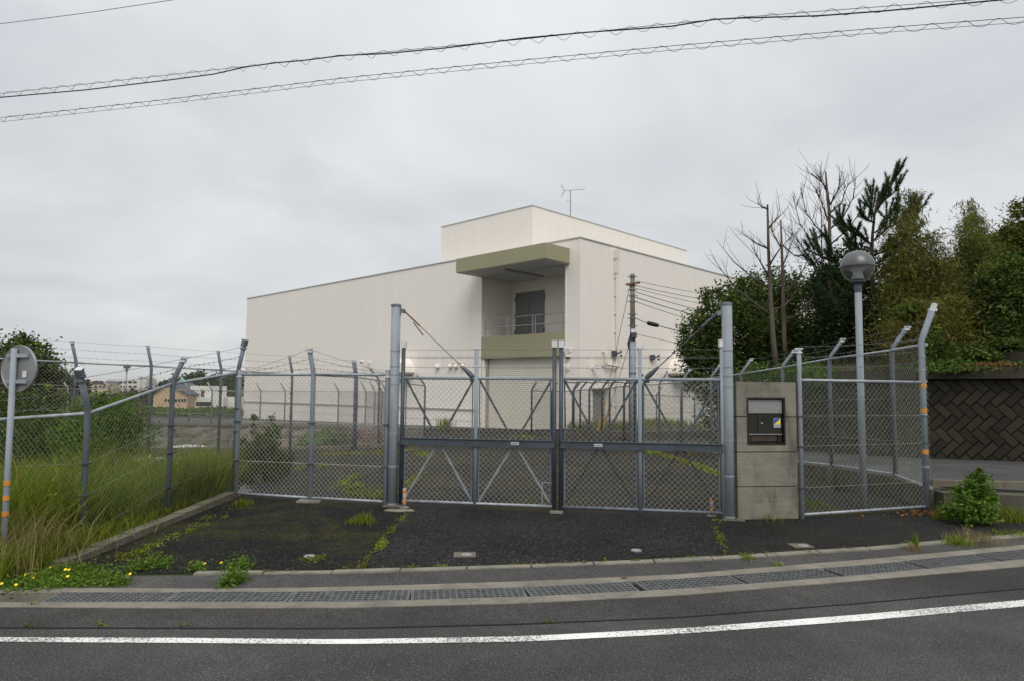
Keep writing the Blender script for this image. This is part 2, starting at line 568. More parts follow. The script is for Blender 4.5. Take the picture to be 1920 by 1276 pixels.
def link(name, me, parent=None, org=None):
    o = bpy.data.objects.new(name, me)
    COL.objects.link(o)
    if parent is not None:
        o.parent = parent
    elif org is not None:
        o.location = org
    ORG[o.name] = org
    return o


def tag(o, label, cat, group=None, kind=None):
    o['label'] = label
    o['category'] = cat
    if group:
        o['group'] = group
    if kind:
        o['kind'] = kind
    return o


def thing(name, label, cat, loc, group=None):
    o = bpy.data.objects.new(name, None)
    COL.objects.link(o)
    o.empty_display_size = 0.2
    o.location = loc
    ORG[o.name] = Vector(loc)
    return tag(o, label, cat, group)


def struct(o):
    o['kind'] = 'structure'
    return o


def stuff(o):
    o['kind'] = 'stuff'
    return o


def npmesh(name, V, Fq, mat, parent=None, loc=None):
    """V (N,3); Fq list of arrays of faces with equal size"""
    org = ORG.get(parent.name) if parent is not None else Vector(loc or (0, 0, 0))
    if org is not None:
        V = V - np.array(org)
    me = bpy.data.meshes.new(name)
    nl = sum(f.size for f in Fq)
    npoly = sum(len(f) for f in Fq)
    me.vertices.add(len(V))
    me.vertices.foreach_set('co', V.astype(np.float32).ravel())
    me.loops.add(nl)
    me.loops.foreach_set('vertex_index', np.concatenate([f.ravel() for f in Fq]).astype(np.int32))
    me.polygons.add(npoly)
    tot = np.concatenate([np.full(len(f), f.shape[1]) for f in Fq])
    st = np.concatenate([[0], np.cumsum(tot)[:-1]])
    me.polygons.foreach_set('loop_start', st.astype(np.int32))
    me.update(calc_edges=True)
    me.materials.append(M[mat])
    return link(name, me, parent, org)


# ------------------------------------------------------------------ foliage makers
def leaves(P, size, aspect=0.5, flat=0.5, droop=0.0, direc=None, rng=RNG):
    """rhombus leaves at points P"""
    n = len(P)
    d = rng.normal(size=(n, 3))
    if direc is not None:
        d = d * 0.6 + direc
    d[:, 2] = d[:, 2] * (1 - flat * 0.6) - droop
    d /= np.linalg.norm(d, axis=1)[:, None]
    r = rng.normal(size=(n, 3))
    s = np.cross(d, r)
    s /= np.linalg.norm(s, axis=1)[:, None] + 1e-9
    L = size * rng.uniform(0.6, 1.35, n)[:, None]
    W = L * aspect * 0.5
    bend = np.cross(d, s) * L * 0.12
    V = np.stack([P - d * L * 0.5, P + s * W + bend, P + d * L * 0.5, P - s * W + bend], 1).reshape(-1, 3)
    F = np.arange(4 * n).reshape(n, 4)
    return V, [F]


def blades(P, h, width, lean=0.35, rng=RNG):
    """grass blades rooted at P with heights h"""
    n = len(P)
    a = rng.uniform(0, 2 * math.pi, n)
    side = np.stack([np.cos(a), np.sin(a), np.zeros(n)], 1)
    b = rng.uniform(0, 2 * math.pi, n)
    ln = rng.uniform(0.1, 1.0, n) * lean
    L = np.stack([np.cos(b) * ln, np.sin(b) * ln, np.ones(n)], 1) * np.asarray(h).reshape(-1, 1)
    w = (width * rng.uniform(0.6, 1.3, n))[:, None]
    mid = P + L * np.array([0.35, 0.35, 0.6])
    tip = P + L * np.array([1.0, 1.0, 0.97])
    V = np.stack([P - side * w, P + side * w, mid + side * w * 0.75, mid - side * w * 0.75, tip], 1).reshape(-1, 3)
    i = np.arange(n)[:, None] * 5
    return V, [i + np.array([[0, 1, 2, 3]]), i + np.array([[3, 2, 4]])]


def cat(parts):
    Vs, Fs, o = [], {}, 0
    for V, Fq in parts:
        Vs.append(V)
        for f in Fq:
            Fs.setdefault(f.shape[1], []).append(f + o)
        o += len(V)
    return np.concatenate(Vs), [np.concatenate(f) for f in Fs.values()]


def crown_pts(blobs, n, clump=0.16, per=45, rng=RNG):
    """points gathered in clumps near the shells of ellipsoids (c, r)"""
    wt = np.array([b[1][0] * b[1][1] + b[1][0] * b[1][2] for b in blobs])
    wt = wt / wt.sum()
    out = []
    for (c, r), w in zip(blobs, wt):
        k = max(3, int(n * w / per))
        d = rng.normal(size=(k, 3))
        d /= np.linalg.norm(d, axis=1)[:, None]
        rr = rng.uniform(0.35, 1.0, k) ** 0.5
        rr *= rng.uniform(0.85, 1.12, k)
        cc = np.array(c) + d * rr[:, None] * np.array(r)
        sz = clump * (np.mean(r)) * rng.uniform(0.6, 1.5, k)
        pp = np.repeat(cc, per, 0) + rng.normal(size=(k * per, 3)) * np.repeat(sz, per)[:, None]
        out.append(pp)
    return np.concatenate(out)


def pb(px, py, Y, rx, ry, rd=None):
    """an ellipsoid seen at pixel px,py with pixel radii rx,ry, standing Y metres away"""
    c = at(px, py, Y)
    k = Y / FPX
    return (tuple(c), (rx * k, (rd if rd else rx * k), ry * k))


def limb(mb, a, b, r0, r1, wob=0.06, n=6, seg=5, rng=random):
    a, b = Vector(a), Vector(b)
    L = (b - a).length
    pts, rs = [], []
    for i in range(seg + 1):
        t = i / seg
        p = a.lerp(b, t)
        if 0 < i < seg:
            p += Vector([rng.uniform(-1, 1) for _ in range(3)]) * wob * L * 0.3
        pts.append(p)
        rs.append(r0 + (r1 - r0) * t)
    mb.tube(pts, rs, n)
    return pts


def leafy_tree(name, label, category, base, blobs, n, leaf, aspect, mat, bark='bark_d', r0=0.1, clump=0.16, per=45, group=None, droop=0.0, flat=0.5):
    t = thing(name, label, category, base, group)
    mb = MB()
    top = max(blobs, key=lambda b: b[0][2])[0]
    limb(mb, base, (top[0], top[1], top[2]), r0, r0 * 0.25, 0.05)
    for c, r in blobs:
        h = base[2] + (c[2] - base[2]) * 0.45
        s = Vector((base[0] + (top[0] - base[0]) * 0.4, base[1] + (top[1] - base[1]) * 0.4, h))
        limb(mb, s, c, r0 * 0.5, r0 * 0.15, 0.12)
        for _ in range(3):
            q = Vector(c) + Vector((random.uniform(-1, 1) * r[0], random.uniform(-1, 1) * r[1], random.uniform(-0.3, 1) * r[2])) * 0.85
            limb(mb, c, q, r0 * 0.16, r0 * 0.05, 0.15, 4, 3)
    mb.build('trunk', bark, t, True)
    V, F = leaves(crown_pts(blobs, n, clump, per), leaf, aspect, flat, droop)
    npmesh('crown', V, F, mat, t)
    return t


# ------------------------------------------------------------------ the ground, the road and its edges
struct(MB().add([(-2500, -900, -3.2), (2500, -900, -3.2), (2500, 3000, -3.2), (-2500, 3000, -3.2)], [(0, 1, 2, 3)]).build('ground', 'field'))


def line_px(pts, z=0.0):
    """edge of a ground strip surveyed through image points, carried straight on past the frame"""
    P = [G(x, y, z) for x, y in pts]
    a, b = P[0], P[1]
    P.insert(0, a + (a - b).normalized() * 30)
    a, b = P[-1], P[-2]
    P.append(a + (a - b).normalized() * 30)
    return P


def yat(line, x):
    for a, b in zip(line, line[1:]):
        if a.x <= x <= b.x:
            return a.y + (b.y - a.y) * (x - a.x) / max(1e-9, b.x - a.x)
    return line[0].y if x < line[0].x else line[-1].y


def smooth_line(line):
    return line


E_seam = line_px([(0, 1176.5), (640, 1178), (981, 1169.7), (1279, 1156.7), (1622, 1130), (1919, 1103)])
E_pb = line_px([(0, 1203), (320, 1205), (640, 1207.4), (981, 1202.8), (1279, 1187.8), (1622, 1163), (1919, 1136.5)])
E_pt = line_px([(0, 1194.4), (320, 1195.5), (640, 1198.5), (981, 1192.6), (1279, 1177.5), (1622, 1151), (1919, 1124.3)])
E_gl = line_px([(0, 1138.5), (342, 1140.6), (639, 1140), (981, 1131.4), (1279, 1116), (1622, 1088), (1919, 1062)])
E_ql = line_px([(85, 1129.7), (410, 1129.7), (639, 1129.5), (981, 1120), (1279, 1104.8), (1622, 1078), (1919, 1049)])
E_qu = line_px([(137, 1111.4), (410, 1110.3), (639, 1109.7), (981, 1101.4), (1279, 1085), (1622, 1059.5), (1919, 1030)])
E_gu = line_px([(191, 1103), (410, 1104.4), (639, 1101), (981, 1090.4), (1279, 1076.8), (1622, 1049), (1919, 1021.8)])
E_kl = line_px([(400, 1078), (640, 1075.7), (981, 1064.5), (1279, 1053.5), (1622, 1032.4), (1919, 1007.4)])
E_ku = line_px([(400, 1073), (640, 1070.6), (981, 1059.5), (1279, 1048), (1622, 1027), (1919, 1000.5)])
XS = [-34, -24, -16, -11] + [-8 + 0.25 * i for i in range(73)] + [12, 16, 24, 34]


def strip(name, lo, hi, mat, z=0.0, xs=XS):
    mb = MB()
    f = (lambda x: yat(lo, x)) if not isinstance(lo, (int, float)) else (lambda x: lo)
    g = (lambda x: yat(hi, x)) if not isinstance(hi, (int, float)) else (lambda x: hi)
    vs, fs = [], []
    for x in xs:
        vs += [(x, f(x), z), (x, g(x), z)]
    for i in range(len(xs) - 1):
        fs.append((2 * i, 2 * i + 2, 2 * i + 3, 2 * i + 1))
    return mb.add(vs, fs).build(name, mat)


struct(strip('road', -12, E_seam, 'road'))
struct(strip('road_line', E_pb, E_pt, 'paint', 0.004))
struct(strip('road_shoulder', E_seam, E_gl, 'lane', 0.002))
_js = [p + Vector((0, -0.009, 0)) for p in E_seam]
_jt = [p + Vector((0, 0.009, 0)) for p in E_seam]
struct(strip('road_joint', _js, _jt, 'joint', 0.005))
struct(strip('footway', E_gu, E_kl, 'walk', 0.002))

# drainage channel: two concrete lips, side walls and floor
ch = thing('drain_channel', 'long concrete drainage channel with steel grates along the road edge', 'drain', (0, 6, 0))
strip_lo = MB()


def lip(lo, hi, name):
    mb = MB()
    vs, fs = [], []
    for x in XS:
        a, b = yat(lo, x), yat(hi, x)
        vs += [(x, a, 0.008), (x, b, 0.008), (x, b, -0.3), (x, a, -0.02)]
    for i in range(len(XS) - 1):
        k = 4 * i
        fs += [(k, k + 4, k + 5, k + 1), (k + 1, k + 5, k + 6, k + 2), (k + 3, k + 7, k + 4, k)]
    mb.add(vs, fs).build(name, 'gutter', ch)


lip(E_gl, E_ql, 'concrete_lip')
lip(E_gu, E_qu, 'concrete_lip')
mb = MB()
vs, fs = [], []
for x in XS:
    vs += [(x, yat(E_ql, x) - 0.05, -0.28), (x, yat(E_qu, x) + 0.05, -0.28)]
for i in range(len(XS) - 1):
    fs.append((2 * i, 2 * i + 2, 2 * i + 3, 2 * i + 1))
mb.add(vs, fs).build('channel_floor', 'soil', ch)

# grates: each one lifts out
GW = 0.30
grate_me = None
x = -3.6
gi = 0
names = ['leftmost', 'second from the left', 'third from the left', 'fourth from the left', 'fifth from the left', 'sixth from the left',
         'seventh from the left', 'eighth from the left', 'ninth from the left', 'tenth from the left', 'last on the right', 'outside right']
while x < 5.6:
    L = 0.93
    y0 = (yat(E_ql, x) + yat(E_qu, x)) / 2
    y1 = (yat(E_ql, x + L) + yat(E_qu, x + L)) / 2
    wv = abs(yat(E_qu, x + L / 2) - yat(E_ql, x + L / 2)) * math.cos(math.atan2(y1 - y0, L)) - 0.012
    mb = MB()
    nb = 6
    for k in range(nb):
        yy = -wv / 2 + wv * k / (nb - 1)
        mb.box((0, yy, 0), (L - 0.012, 0.013 if 0 < k < nb - 1 else 0.02, 0.034))
    nx = 19
    for k in range(nx):
        xx = -L / 2 + 0.012 + (L - 0.024) * k / (nx - 1)
        mb.box((xx, 0, 0.002), (0.013 if 0 < k < nx - 1 else 0.024, wv - 0.004, 0.026))
    g = mb.build('drain_grate', 'grate', None, raw=True)
    g.location = (x + L / 2, (y0 + y1) / 2, -0.008 + random.uniform(-0.002, 0.002))
    g.rotation_euler = (0, 0, math.atan2(y1 - y0, L) + random.uniform(-0.003, 0.003))
    tag(g, 'grey steel drain grate in the roadside channel, %s' % names[min(gi, 11)], 'grate', 'steel grates over the roadside channel')
    gi += 1
    x += L + (0.004 if gi not in (5, 7) else 0.03)

# flush kerb between footway and apron, stone by stone
kb = thing('flush_kerb', 'low line of pale concrete kerb stones between footway and apron', 'kerb', (1, 7, 0))
x = -2.8
while x < 9:
    L = 0.6
    e = 0.006
    y00, y01, y10, y11 = yat(E_kl, x), yat(E_ku, x), yat(E_kl, x + L), yat(E_ku, x + L)
    z = 0.016 + random.uniform(-0.004, 0.004)
    pts = [(x + e, y00, -0.08), (x + L - e, y10, -0.08), (x + L - e, y11, -0.08), (x + e, y01, -0.08)]
    MB().prism(pts, (0, 0, 0.08 + z)).build('kerb_stone', 'kerb', kb)
    x += L

# apron in front of the gate (three asphalt patches) up to the gate line
GL, GR = T(735, 947), T(1368, 972)          # feet of the two gate columns
FL, FR1, FR2 = T(445, 931), T(1500, 971), T(1738, 955)
front = [Vector((-4.35, 10.86, 0)), FL, GL, GR, FR1, FR2, Vector((9.5, 11.3, 0)), Vector((20, 15, 0))]


def fy(x):
    return yat(front, x)


sl, sr = [G(762, 957), G(672, 1072)], [G(1335, 975), G(1368, 1046)]


def apron(name, mat, xa, xb, z=0.0, n=24):
    """xa(t), xb(t): left and right border, t = 0 at the kerb and 1 at the gate line"""
    vs, fs = [], []
    for j in range(n + 1):
        t = j / n
        l, r = xa(t), xb(t)
        for i in range(13):
            xx = l + (r - l) * i / 12
            y0, y1 = yat(E_ku, xx), fy(xx)
            vs.append((xx, y0 + (y1 - y0) * t, z + 0.006 * math.sin(xx * 2.1 + t * 5) * t * (1 - t) * 4))
    for j in range(n):
        for i in range(12):
            k = j * 13 + i
            fs.append((k, k + 1, k + 14, k + 13))
    return struct(MB().add(vs, fs).build(name, mat))


apron('apron_left', 'apron_moss', lambda t: -4.45, lambda t: sl[1].x + (sl[0].x - sl[1].x) * t)
apron('apron', 'apron', lambda t: sl[1].x + (sl[0].x - sl[1].x) * t, lambda t: sr[1].x + (sr[0].x - sr[1].x) * t)
apron('apron_right', 'apron_r', lambda t: sr[1].x + (sr[0].x - sr[1].x) * t, lambda t: 11)
struct(strip('roadside_strip', E_kl, E_ku, 'turf', -0.012, [-34, -24, -16, -11, -8, -6, -5, -4, -3, -2, 0, 2, 4, 6, 8, 9, 12, 20]))

# yard behind the gate: from the gate line to the building, falling gently away
K0, K1 = T(284, 846), T(720, 837)
P1, P2, P3, P4 = T(735, 818), T(640, 800), T(440, 796), T(280, 795)
left_edge = [(-4.2, 10.8), (-4.6, 14), (-7.0, 20.6), (K1.x - 1.2, 22.2), (K1.x, K1.y), (-4.25, 25.2), (-4.6, 27.2), (P1.x, P1.y), (-6.6, 33.2), (-8.2, 37.3), (P2.x, P2.y)]


def xleft(y):
    for (x0, y0), (x1, y1) in zip(left_edge, left_edge[1:]):
        if y0 <= y <= y1:
            return x0 + (x1 - x0) * (y - y0) / (y1 - y0)
    return left_edge[0][0]


vs, fs = [], []
NI, ys = 28, [9.0 + 0.5 * k for k in range(int((P2.y - 9.0) / 0.5))] + [P2.y]
for y in ys:
    l, r = xleft(y), 5.5 + max(0, (y - 12) * 0.35)
    if y < 12:
        r = 6.2
        l = -4.2
    for i in range(NI + 1):
        xx = l + (r - l) * i / NI
        yy = max(y, fy(xx)) if y < 12 else y
        vs.append((xx, yy, yard_z(yy) - 0.002))
for j in range(len(ys) - 1):
    for i in range(NI):
        k = j * (NI + 1) + i
        fs.append((k, k + 1, k + NI + 2, k + NI + 1))
struct(MB().add(vs, fs).build('yard', 'yard'))
vs = [(P2.x, P2.y, yard_z(P2.y)), (40, P2.y, yard_z(P2.y)), (40, 95, yard_z(95)), (-42, 95, yard_z(95)), (-42, P3.y, yard_z(P3.y)), (P4.x, P4.y, yard_z(P4.y)), (P3.x, P3.y, yard_z(P3.y))]
struct(MB().add(vs, [(0, 1, 2, 3, 4, 5, 6)]).build('building_pad', 'lot'))

# lower parking lot beyond the left fence and the rubble wall that holds the pad above it
struct(MB().add([(-60, 17, -2.9), (-3, 17, -2.9), (-3, 46, -2.9), (-60, 46, -2.9)], [(0, 1, 2, 3)]).build('parking_lot', 'lot'))
rw = thing('rubble_retaining_wall', 'weathered rubble stone wall below the building pad behind the fence', 'wall', (P3.x, P3.y, -2.9))
edge = [Vector((-42, P3.y, 0)), P4, P3, P2, Vector((-8.2, 37.3, 0)), Vector((-6.6, 33.2, 0)), P1, Vector((-4.6, 27.2, 0)), Vector((-4.25, 25.2, 0)), K1]
mb = MB()
vs, fs = [], []
cols = []
for a, b in zip(edge, edge[1:]):
    n = max(2, int((b - a).length / 0.35))
    for i in range(n):
        cols.append(a.lerp(b, i / n))
NR = 9
for p in cols:
    zt = yard_z(p.y) - 0.01
    for k in range(NR + 1):
        t = k / NR
        out = Vector((-0.55 if p.y < 36 else -0.1, -0.15 if p.y < 36 else -0.7, 0)) * (1 - t)
        j = random.uniform(-0.11, 0.11) if k not in (0, NR) else 0
        vs.append((p.x + out.x + j, p.y + out.y + j * 1.2, -2.9 + (zt + 2.9) * t + (random.uniform(-0.06, 0.06) if 0 < k < NR else 0)))
for i in range(len(cols) - 1):
    for k in range(NR):
        a = i * (NR + 1) + k
        fs.append((a, a + NR + 1, a + NR + 2, a + 1))
mb.add(vs, fs).build('wall_face', 'rock', rw)
mb = MB()
for a, b in zip(edge, edge[1:]):
    a2, b2 = Vector((a.x, a.y, yard_z(a.y) + 0.04)), Vector((b.x, b.y, yard_z(b.y) + 0.04))
    mb.bar(a2, b2, 0.22, 0.16)
mb.build('coping', 'kerb_old', rw)

# kerb that carries the left yard fence
kl = thing('yard_kerb', 'thin weathered concrete kerb under the rear left fence', 'kerb', (K0.x, K0.y, 0))
Q = [T(150, 848), T(284, 846), T(415, 844), T(548, 843), T(640, 842), K1]
mb = MB()
for a, b in zip(Q, Q[1:]):
    mb.bar((a.x, a.y, yard_z(a.y) + 0.02), (b.x, b.y, yard_z(b.y) + 0.02), 0.16, 0.18)
mb.build('kerb_beam', 'kerb_old', kl)

# grass bank on the left
vs, fs = [], []
NXB = 24


def bank_z(x, y):
    d = max(0, -4.25 - x)
    s = min(1, max(0, (y - 5.4) / 1.2))
    return 0.06 - 0.085 * min(d, 6) * s - 0.03 * max(0, d - 6) - (0.05 if d < 0.15 else 0)


ysb = [5.3 + 0.45 * k for k in range(31)]
for y in ysb:
    r = -4.3 if y < 10.7 else min(-4.3, -4.2 - (y - 10.8) * 0.3)
    if y < 7.2:
        r = -4.3 + (7.2 - y) * 0.1
    for i in range(NXB + 1):
        xx = r - 26 * (i / NXB) ** 1.7
        vs.append((xx, y, bank_z(xx, y) if y > 5.7 else -0.01))
for j in range(len(ysb) - 1):
    for i in range(NXB):
        k = j * (NXB + 1) + i
        fs.append((k, k + NXB + 1, k + NXB + 2, k + 1))
struct(MB().add(vs, fs).build('grass_bank', 'turf'))

# raised kerb beside the grass bank
lk = thing('raised_kerb', 'mossy raised concrete kerb between grass bank and apron', 'kerb', (-4.2, 9, 0))
a, b = Vector((-4.22, 10.72, 0)), Vector((-4.14, 6.5, 0))
for i in range(7):
    p, q = a.lerp(b, i / 7 + 0.004), a.lerp(b, (i + 1) / 7 - 0.004)
    h = 0.095 + random.uniform(-0.006, 0.006) - 0.006 * i
    MB().bar((p.x, p.y, h / 2 - 0.02), (q.x, q.y, h / 2 - 0.02), 0.15, h + 0.04).build('kerb_stone', 'kerb_old', lk)

# ------------------------------------------------------------------ the building
BC = T(1087, 808)                            # foot of the near corner
AZ = rad(43.8)
BV = Vector((math.sin(AZ), math.cos(AZ), 0))  # along the right face (local x)
BU = Vector((-math.cos(AZ), math.sin(AZ), 0))  # along the left face (local y)
bld = bpy.data.objects.new('warehouse_building', None)
COL.objects.link(bld)
bld.location = (BC.x, BC.y, 0)
bld.rotation_euler = (0, 0, math.pi / 2 - AZ)
ORG[bld.name] = None
tag(bld, 'large cream windowless warehouse with olive canopy, balcony and roller shutter', 'building')
BT, BLEN, BWID = 10.0, 39.6, 34.0
YR, YL, ZF, ZS, RD = 0.98, 7.76, 4.9, 8.66, 2.78   # recess borders, balcony floor, soffit, recess depth
ZB = -1.6


def bb(mb, a, b):
    return mb.ab(a, b)


core = MB()
core.ab((0.05, YL, ZB), (BWID, BLEN - 0.05, BT - 0.1))
core.ab((0.05, 0.05, ZB), (BWID - 0.05, YR, BT - 0.1))
core.ab((RD + 0.05, YR, ZF - 0.2), (BWID - 0.06, YL, BT - 0.12))
core.ab((0.06, YR, ZS + 0.02), (RD + 0.05, YL, BT - 0.12))
core.ab((0.62, YR, ZB), (BWID - 0.06, YL, ZF - 0.2))
core.build('wall_core', 'core', bld, raw=True)
PW = 0.9


def panels(axis, s0, s1, z0, z1, off, sign=-1, width=PW, th=0.05, mat='clad'):
    """cladding boards: axis 'y' = along the left face at local x = off; axis 'x' = along the right face at local y = off"""
    n = max(1, round((s1 - s0) / width))
    w = (s1 - s0) / n
    me = None
    for i in range(n):
        c = s0 + (i + 0.5) * w
        if me is None:
            mb = MB()
            size = (th, w - 0.009, z1 - z0) if axis == 'y' else (w - 0.009, th, z1 - z0)
            mb.box((0, 0, 0), size)
            o = mb.build('wall_panel', mat, bld, raw=True)
            me = o.data
        else:
            o = link('wall_panel', me, bld)
        o.location = (off + th / 2, c, (z0 + z1) / 2) if axis == 'y' else (c, off + th / 2, (z0 + z1) / 2)


panels('y', YL, BLEN, -0.25, BT, 0.0)
panels('y', 0.05, YR, -0.2, BT, 0.0)
panels('y', YR, YL, ZS + 0.04, BT, 0.0)
panels('x', 0.05, BWID, 0.35, BT, 0.0)
panels('y', YR, YL, ZF, ZS, RD, th=0.04)
panels('x', 0.05, RD, ZF, ZS, YL - 0.05, th=0.05)
panels('x', 0.06, RD, ZF, ZS, YR - 0.012, th=0.04)
# plinth band and base rail
pl = MB()
pl.ab((0.012, 7.8, ZB), (0.05, BLEN, -0.28))
pl.ab((0.012, 0.05, ZB), (0.05, YR, -0.23))
pl.ab((0.012, 0.012, ZB), (BWID, 0.05, 0.32))
pl.build('plinth', 'clad', bld, raw=True)
rl = MB()
rl.ab((-0.07, 7.9, 0.42), (-0.02, BLEN, 0.5))
for k in range(17):
    rl.ab((-0.05, 8.5 + k * 1.9, 0.44), (0.01, 8.56 + k * 1.9, 0.48))
rl.build('guard_rail', 'rail', bld, raw=True)
# coping
cp = MB()
cp.ab((-0.05, -0.05, BT + 0.002), (0.35, BLEN + 0.05, BT + 0.065))
cp.ab((0.35, -0.05, BT + 0.002), (BWID + 0.05, 0.35, BT + 0.065))
cp.build('coping', 'coping', bld, raw=True)
MB().ab((0.3, 0.3, BT - 0.2), (BWID, BLEN, BT - 0.08)).build('roof', 'soffit', bld, raw=True)
# corner trims
ct = MB()
ct.ab((-0.015, -0.015, -0.2), (0.06, 0.05, BT))
ct.ab((-0.02, YL - 0.055, -0.25), (0.03, YL + 0.03, ZS))
ct.ab((-0.02, YR - 0.03, -0.25), (0.03, YR + 0.055, ZS))
ct.build('corner_trim', 'clad', bld, raw=True)
# upper block
UX, UY, UH, ULX, ULY = 2.96, 6.23, 13.5, 19.4, 8.95
MB().ab((UX + 0.05, UY + 0.05, BT - 0.1), (UX + ULX - 0.05, UY + ULY - 0.05, UH - 0.06)).build('upper_core', 'core', bld, raw=True)
panels('y', UY, UY + ULY, BT - 0.1, UH, UX)
panels('x', UX + 0.05, UX + ULX, BT - 0.1, UH, UY)
cp = MB()
cp.ab((UX - 0.04, UY - 0.04, UH + 0.002), (UX + 0.26, UY + ULY + 0.04, UH + 0.055))
cp.ab((UX + 0.26, UY - 0.04, UH + 0.002), (UX + ULX + 0.04, UY + 0.26, UH + 0.055))
cp.build('coping', 'coping', bld, raw=True)
lv = MB()
lv.ab((5.3, UY - 0.9, BT - 0.1), (6.6, UY - 0.02, BT + 1.02))  # solid grey box standing in for a dark louvre opening
lv.build('dark_opening_box', 'door', bld, raw=True)
# canopy
cn = MB()
CX0 = -2.05
cn.ab((CX0, 0.72, ZS + 0.02), (-0.005, 7.86, 9.52))
canopy = cn.build('canopy', 'olive', bld, raw=True)
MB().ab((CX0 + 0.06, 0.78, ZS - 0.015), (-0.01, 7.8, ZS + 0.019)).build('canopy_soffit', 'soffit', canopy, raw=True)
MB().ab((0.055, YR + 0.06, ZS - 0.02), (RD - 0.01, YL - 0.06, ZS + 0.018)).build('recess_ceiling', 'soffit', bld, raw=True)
bm_ = MB()
bm_.ab((-1.3, 4.35, ZS - 0.14), (2.0, 4.5, ZS - 0.02))
bm_.build('hoist_beam', 'rail', bld, raw=True)
# balcony
MB().ab((-0.02, YR + 0.05, 3.6), (0.10, YL - 0.05, ZF + 0.02)).build('balcony_fascia', 'olive', bld, raw=True)
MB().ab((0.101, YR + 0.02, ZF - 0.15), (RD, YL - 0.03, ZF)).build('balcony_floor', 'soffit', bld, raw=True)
ra = MB()
for zz in (ZF + 0.56, ZF + 1.1):
    ra.tube([(0.12, YR + 0.06, zz), (0.12, YL - 0.25, zz)], 0.028, 8)
for yy in (YL - 0.25, 5.65, 5.5, 3.55, 3.35, 1.25):
    ra.tube([(0.12, yy, ZF), (0.12, yy, ZF + 1.1)], 0.026, 8)
ra.build('balcony_railing', 'rail', bld, raw=True)
dr = MB()
dr.ab((RD - 0.06, 6.22, ZF + 0.02), (RD - 0.005, 7.42, ZF + 3.0))
dr.build('balcony_door_leaf', 'door', bld, raw=True)
dr = MB()
dr.ab((RD - 0.06, 4.98, ZF + 0.02), (RD - 0.005, 6.19, ZF + 3.0))
d2 = dr.build('balcony_door_leaf', 'door', bld, raw=True)
hn = MB()
for yy in (7.44, 4.96):
    for zz in (0.5, 1.5, 2.6):
        hn.box((RD - 0.07, yy, ZF + zz), (0.04, 0.05, 0.22))
hn.build('hinge', 'black', d2, raw=True)
MB().box((RD - 0.06, 1.9, ZF + 1.25), (0.08, 0.16, 0.25)).build('switch_box', 'dark', bld, raw=True)
# roller shutter with its slats and guides
sh = MB()
z0, z1 = -0.75, 3.72
n = int((z1 - z0) / 0.115)
vs, fs = [], []
for i in range(n):
    za = z0 + (z1 - z0) * i / n
    zb = z0 + (z1 - z0) * (i + 1) / n
    for zz, xx in ((za, 0.36), (za + 0.015, 0.335), (zb - 0.03, 0.315), (zb - 0.008, 0.345)):
        vs += [(xx, 1.35, zz), (xx, YL - 0.32, zz)]
for i in range(len(vs) // 2 - 1):
    fs.append((2 * i, 2 * i + 1, 2 * i + 3, 2 * i + 2))
sh.add(vs, fs)
shutter = sh.build('roller_shutter', 'shutter', bld, raw=True)
gd = MB()
gd.ab((0.2, YL - 0.42, -0.75), (0.45, YL - 0.26, 3.75))
gd.ab((0.2, 1.2, -0.75), (0.45, 1.36, 3.75))
gd.ab((0.25, 1.36, -0.78), (0.42, YL - 0.42, -0.66))
gd.build('shutter_guide', 'rail', shutter, raw=True)
jm = MB()
jm.ab((0.055, YL - 0.26, ZB), (0.6, YL - 0.056, 3.9))
jm.ab((0.055, YR + 0.03, ZB), (0.6, 1.2, 3.9))
jm.build('shutter_jamb', 'clad', bld, raw=True)
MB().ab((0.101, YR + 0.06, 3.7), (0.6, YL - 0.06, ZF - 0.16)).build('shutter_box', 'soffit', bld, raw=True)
# wall fittings, right face (local y < 0 is outside)
pp = MB()
pp.tube([(3.26, -0.09, 9.55), (3.26, -0.09, -0.4)], 0.055, 10)
pp.box((3.26, -0.1, 9.55), (0.32, 0.2, 0.5))
pp.box((3.26, -0.1, 8.9), (0.2, 0.16, 0.9))
for k in range(8):
    pp.box((3.26, -0.06, 8.2 - k * 1.05), (0.2, 0.12, 0.05))
pp.build('downpipe', 'cream_pipe', bld, raw=True)
pp = MB()
pp.tube([(2.06, 0.0, 3.9), (2.06, -0.2, 3.9), (2.06, -0.24, 3.8), (2.06, -0.24, 3.25), (2.1, -0.24, 3.18), (3.3, -0.24, 3.12)], 0.075, 10)
pp.build('vent_pipe', 'cream_pipe', bld, raw=True)
hd = MB()
for xa, xb, rr in ((9.05, 11.4, 1.05), (14.2, 16.2, 1.05)):
    pr = []
    for k in range(13):
        t = math.pi * k / 12
        pr.append(((xa + xb) / 2 - math.cos(t) * (xb - xa) / 2, -0.001, 2.85 + math.sin(t) * rr))
    hd = MB()
    hd.prism(pr, (0, -1.1, 0))
    hood = hd.build('vent_hood', 'clad', bld, raw=True)
    MB().ab((xa + 0.05, -1.05, 2.72), (xb - 0.05, -0.05, 2.845)).build('hood_louvre', 'rail', hood, raw=True)
hd = MB()
pr = [(-0.001, 15.1 - math.cos(math.pi * k / 12) * 0.8, 2.85 + math.sin(math.pi * k / 12) * 0.95) for k in range(13)]
hd.prism(pr, (-1.0, 0, 0))
hood = hd.build('vent_hood', 'clad', bld, raw=True)
MB().ab((-0.95, 14.35, 2.72), (-0.05, 15.85, 2.845)).build('hood_louvre', 'rail', hood, raw=True)
for yy in (11.77, 10.5, 9.95, 9.28):
    MB().lathe((-0.12, yy, 3.1), [(0.16, 0), (0.16, 0.1), (0.14, 0.18), (0.08, 0.25), (0, 0.28)], 12).build('vent_cap', 'clad', bld, True, raw=True)
MB().tube([(-0.06, 9.1, 3.42), (-0.06, 10.4, 3.42)], 0.03, 6).build('conduit', 'cream_pipe', bld, raw=True)
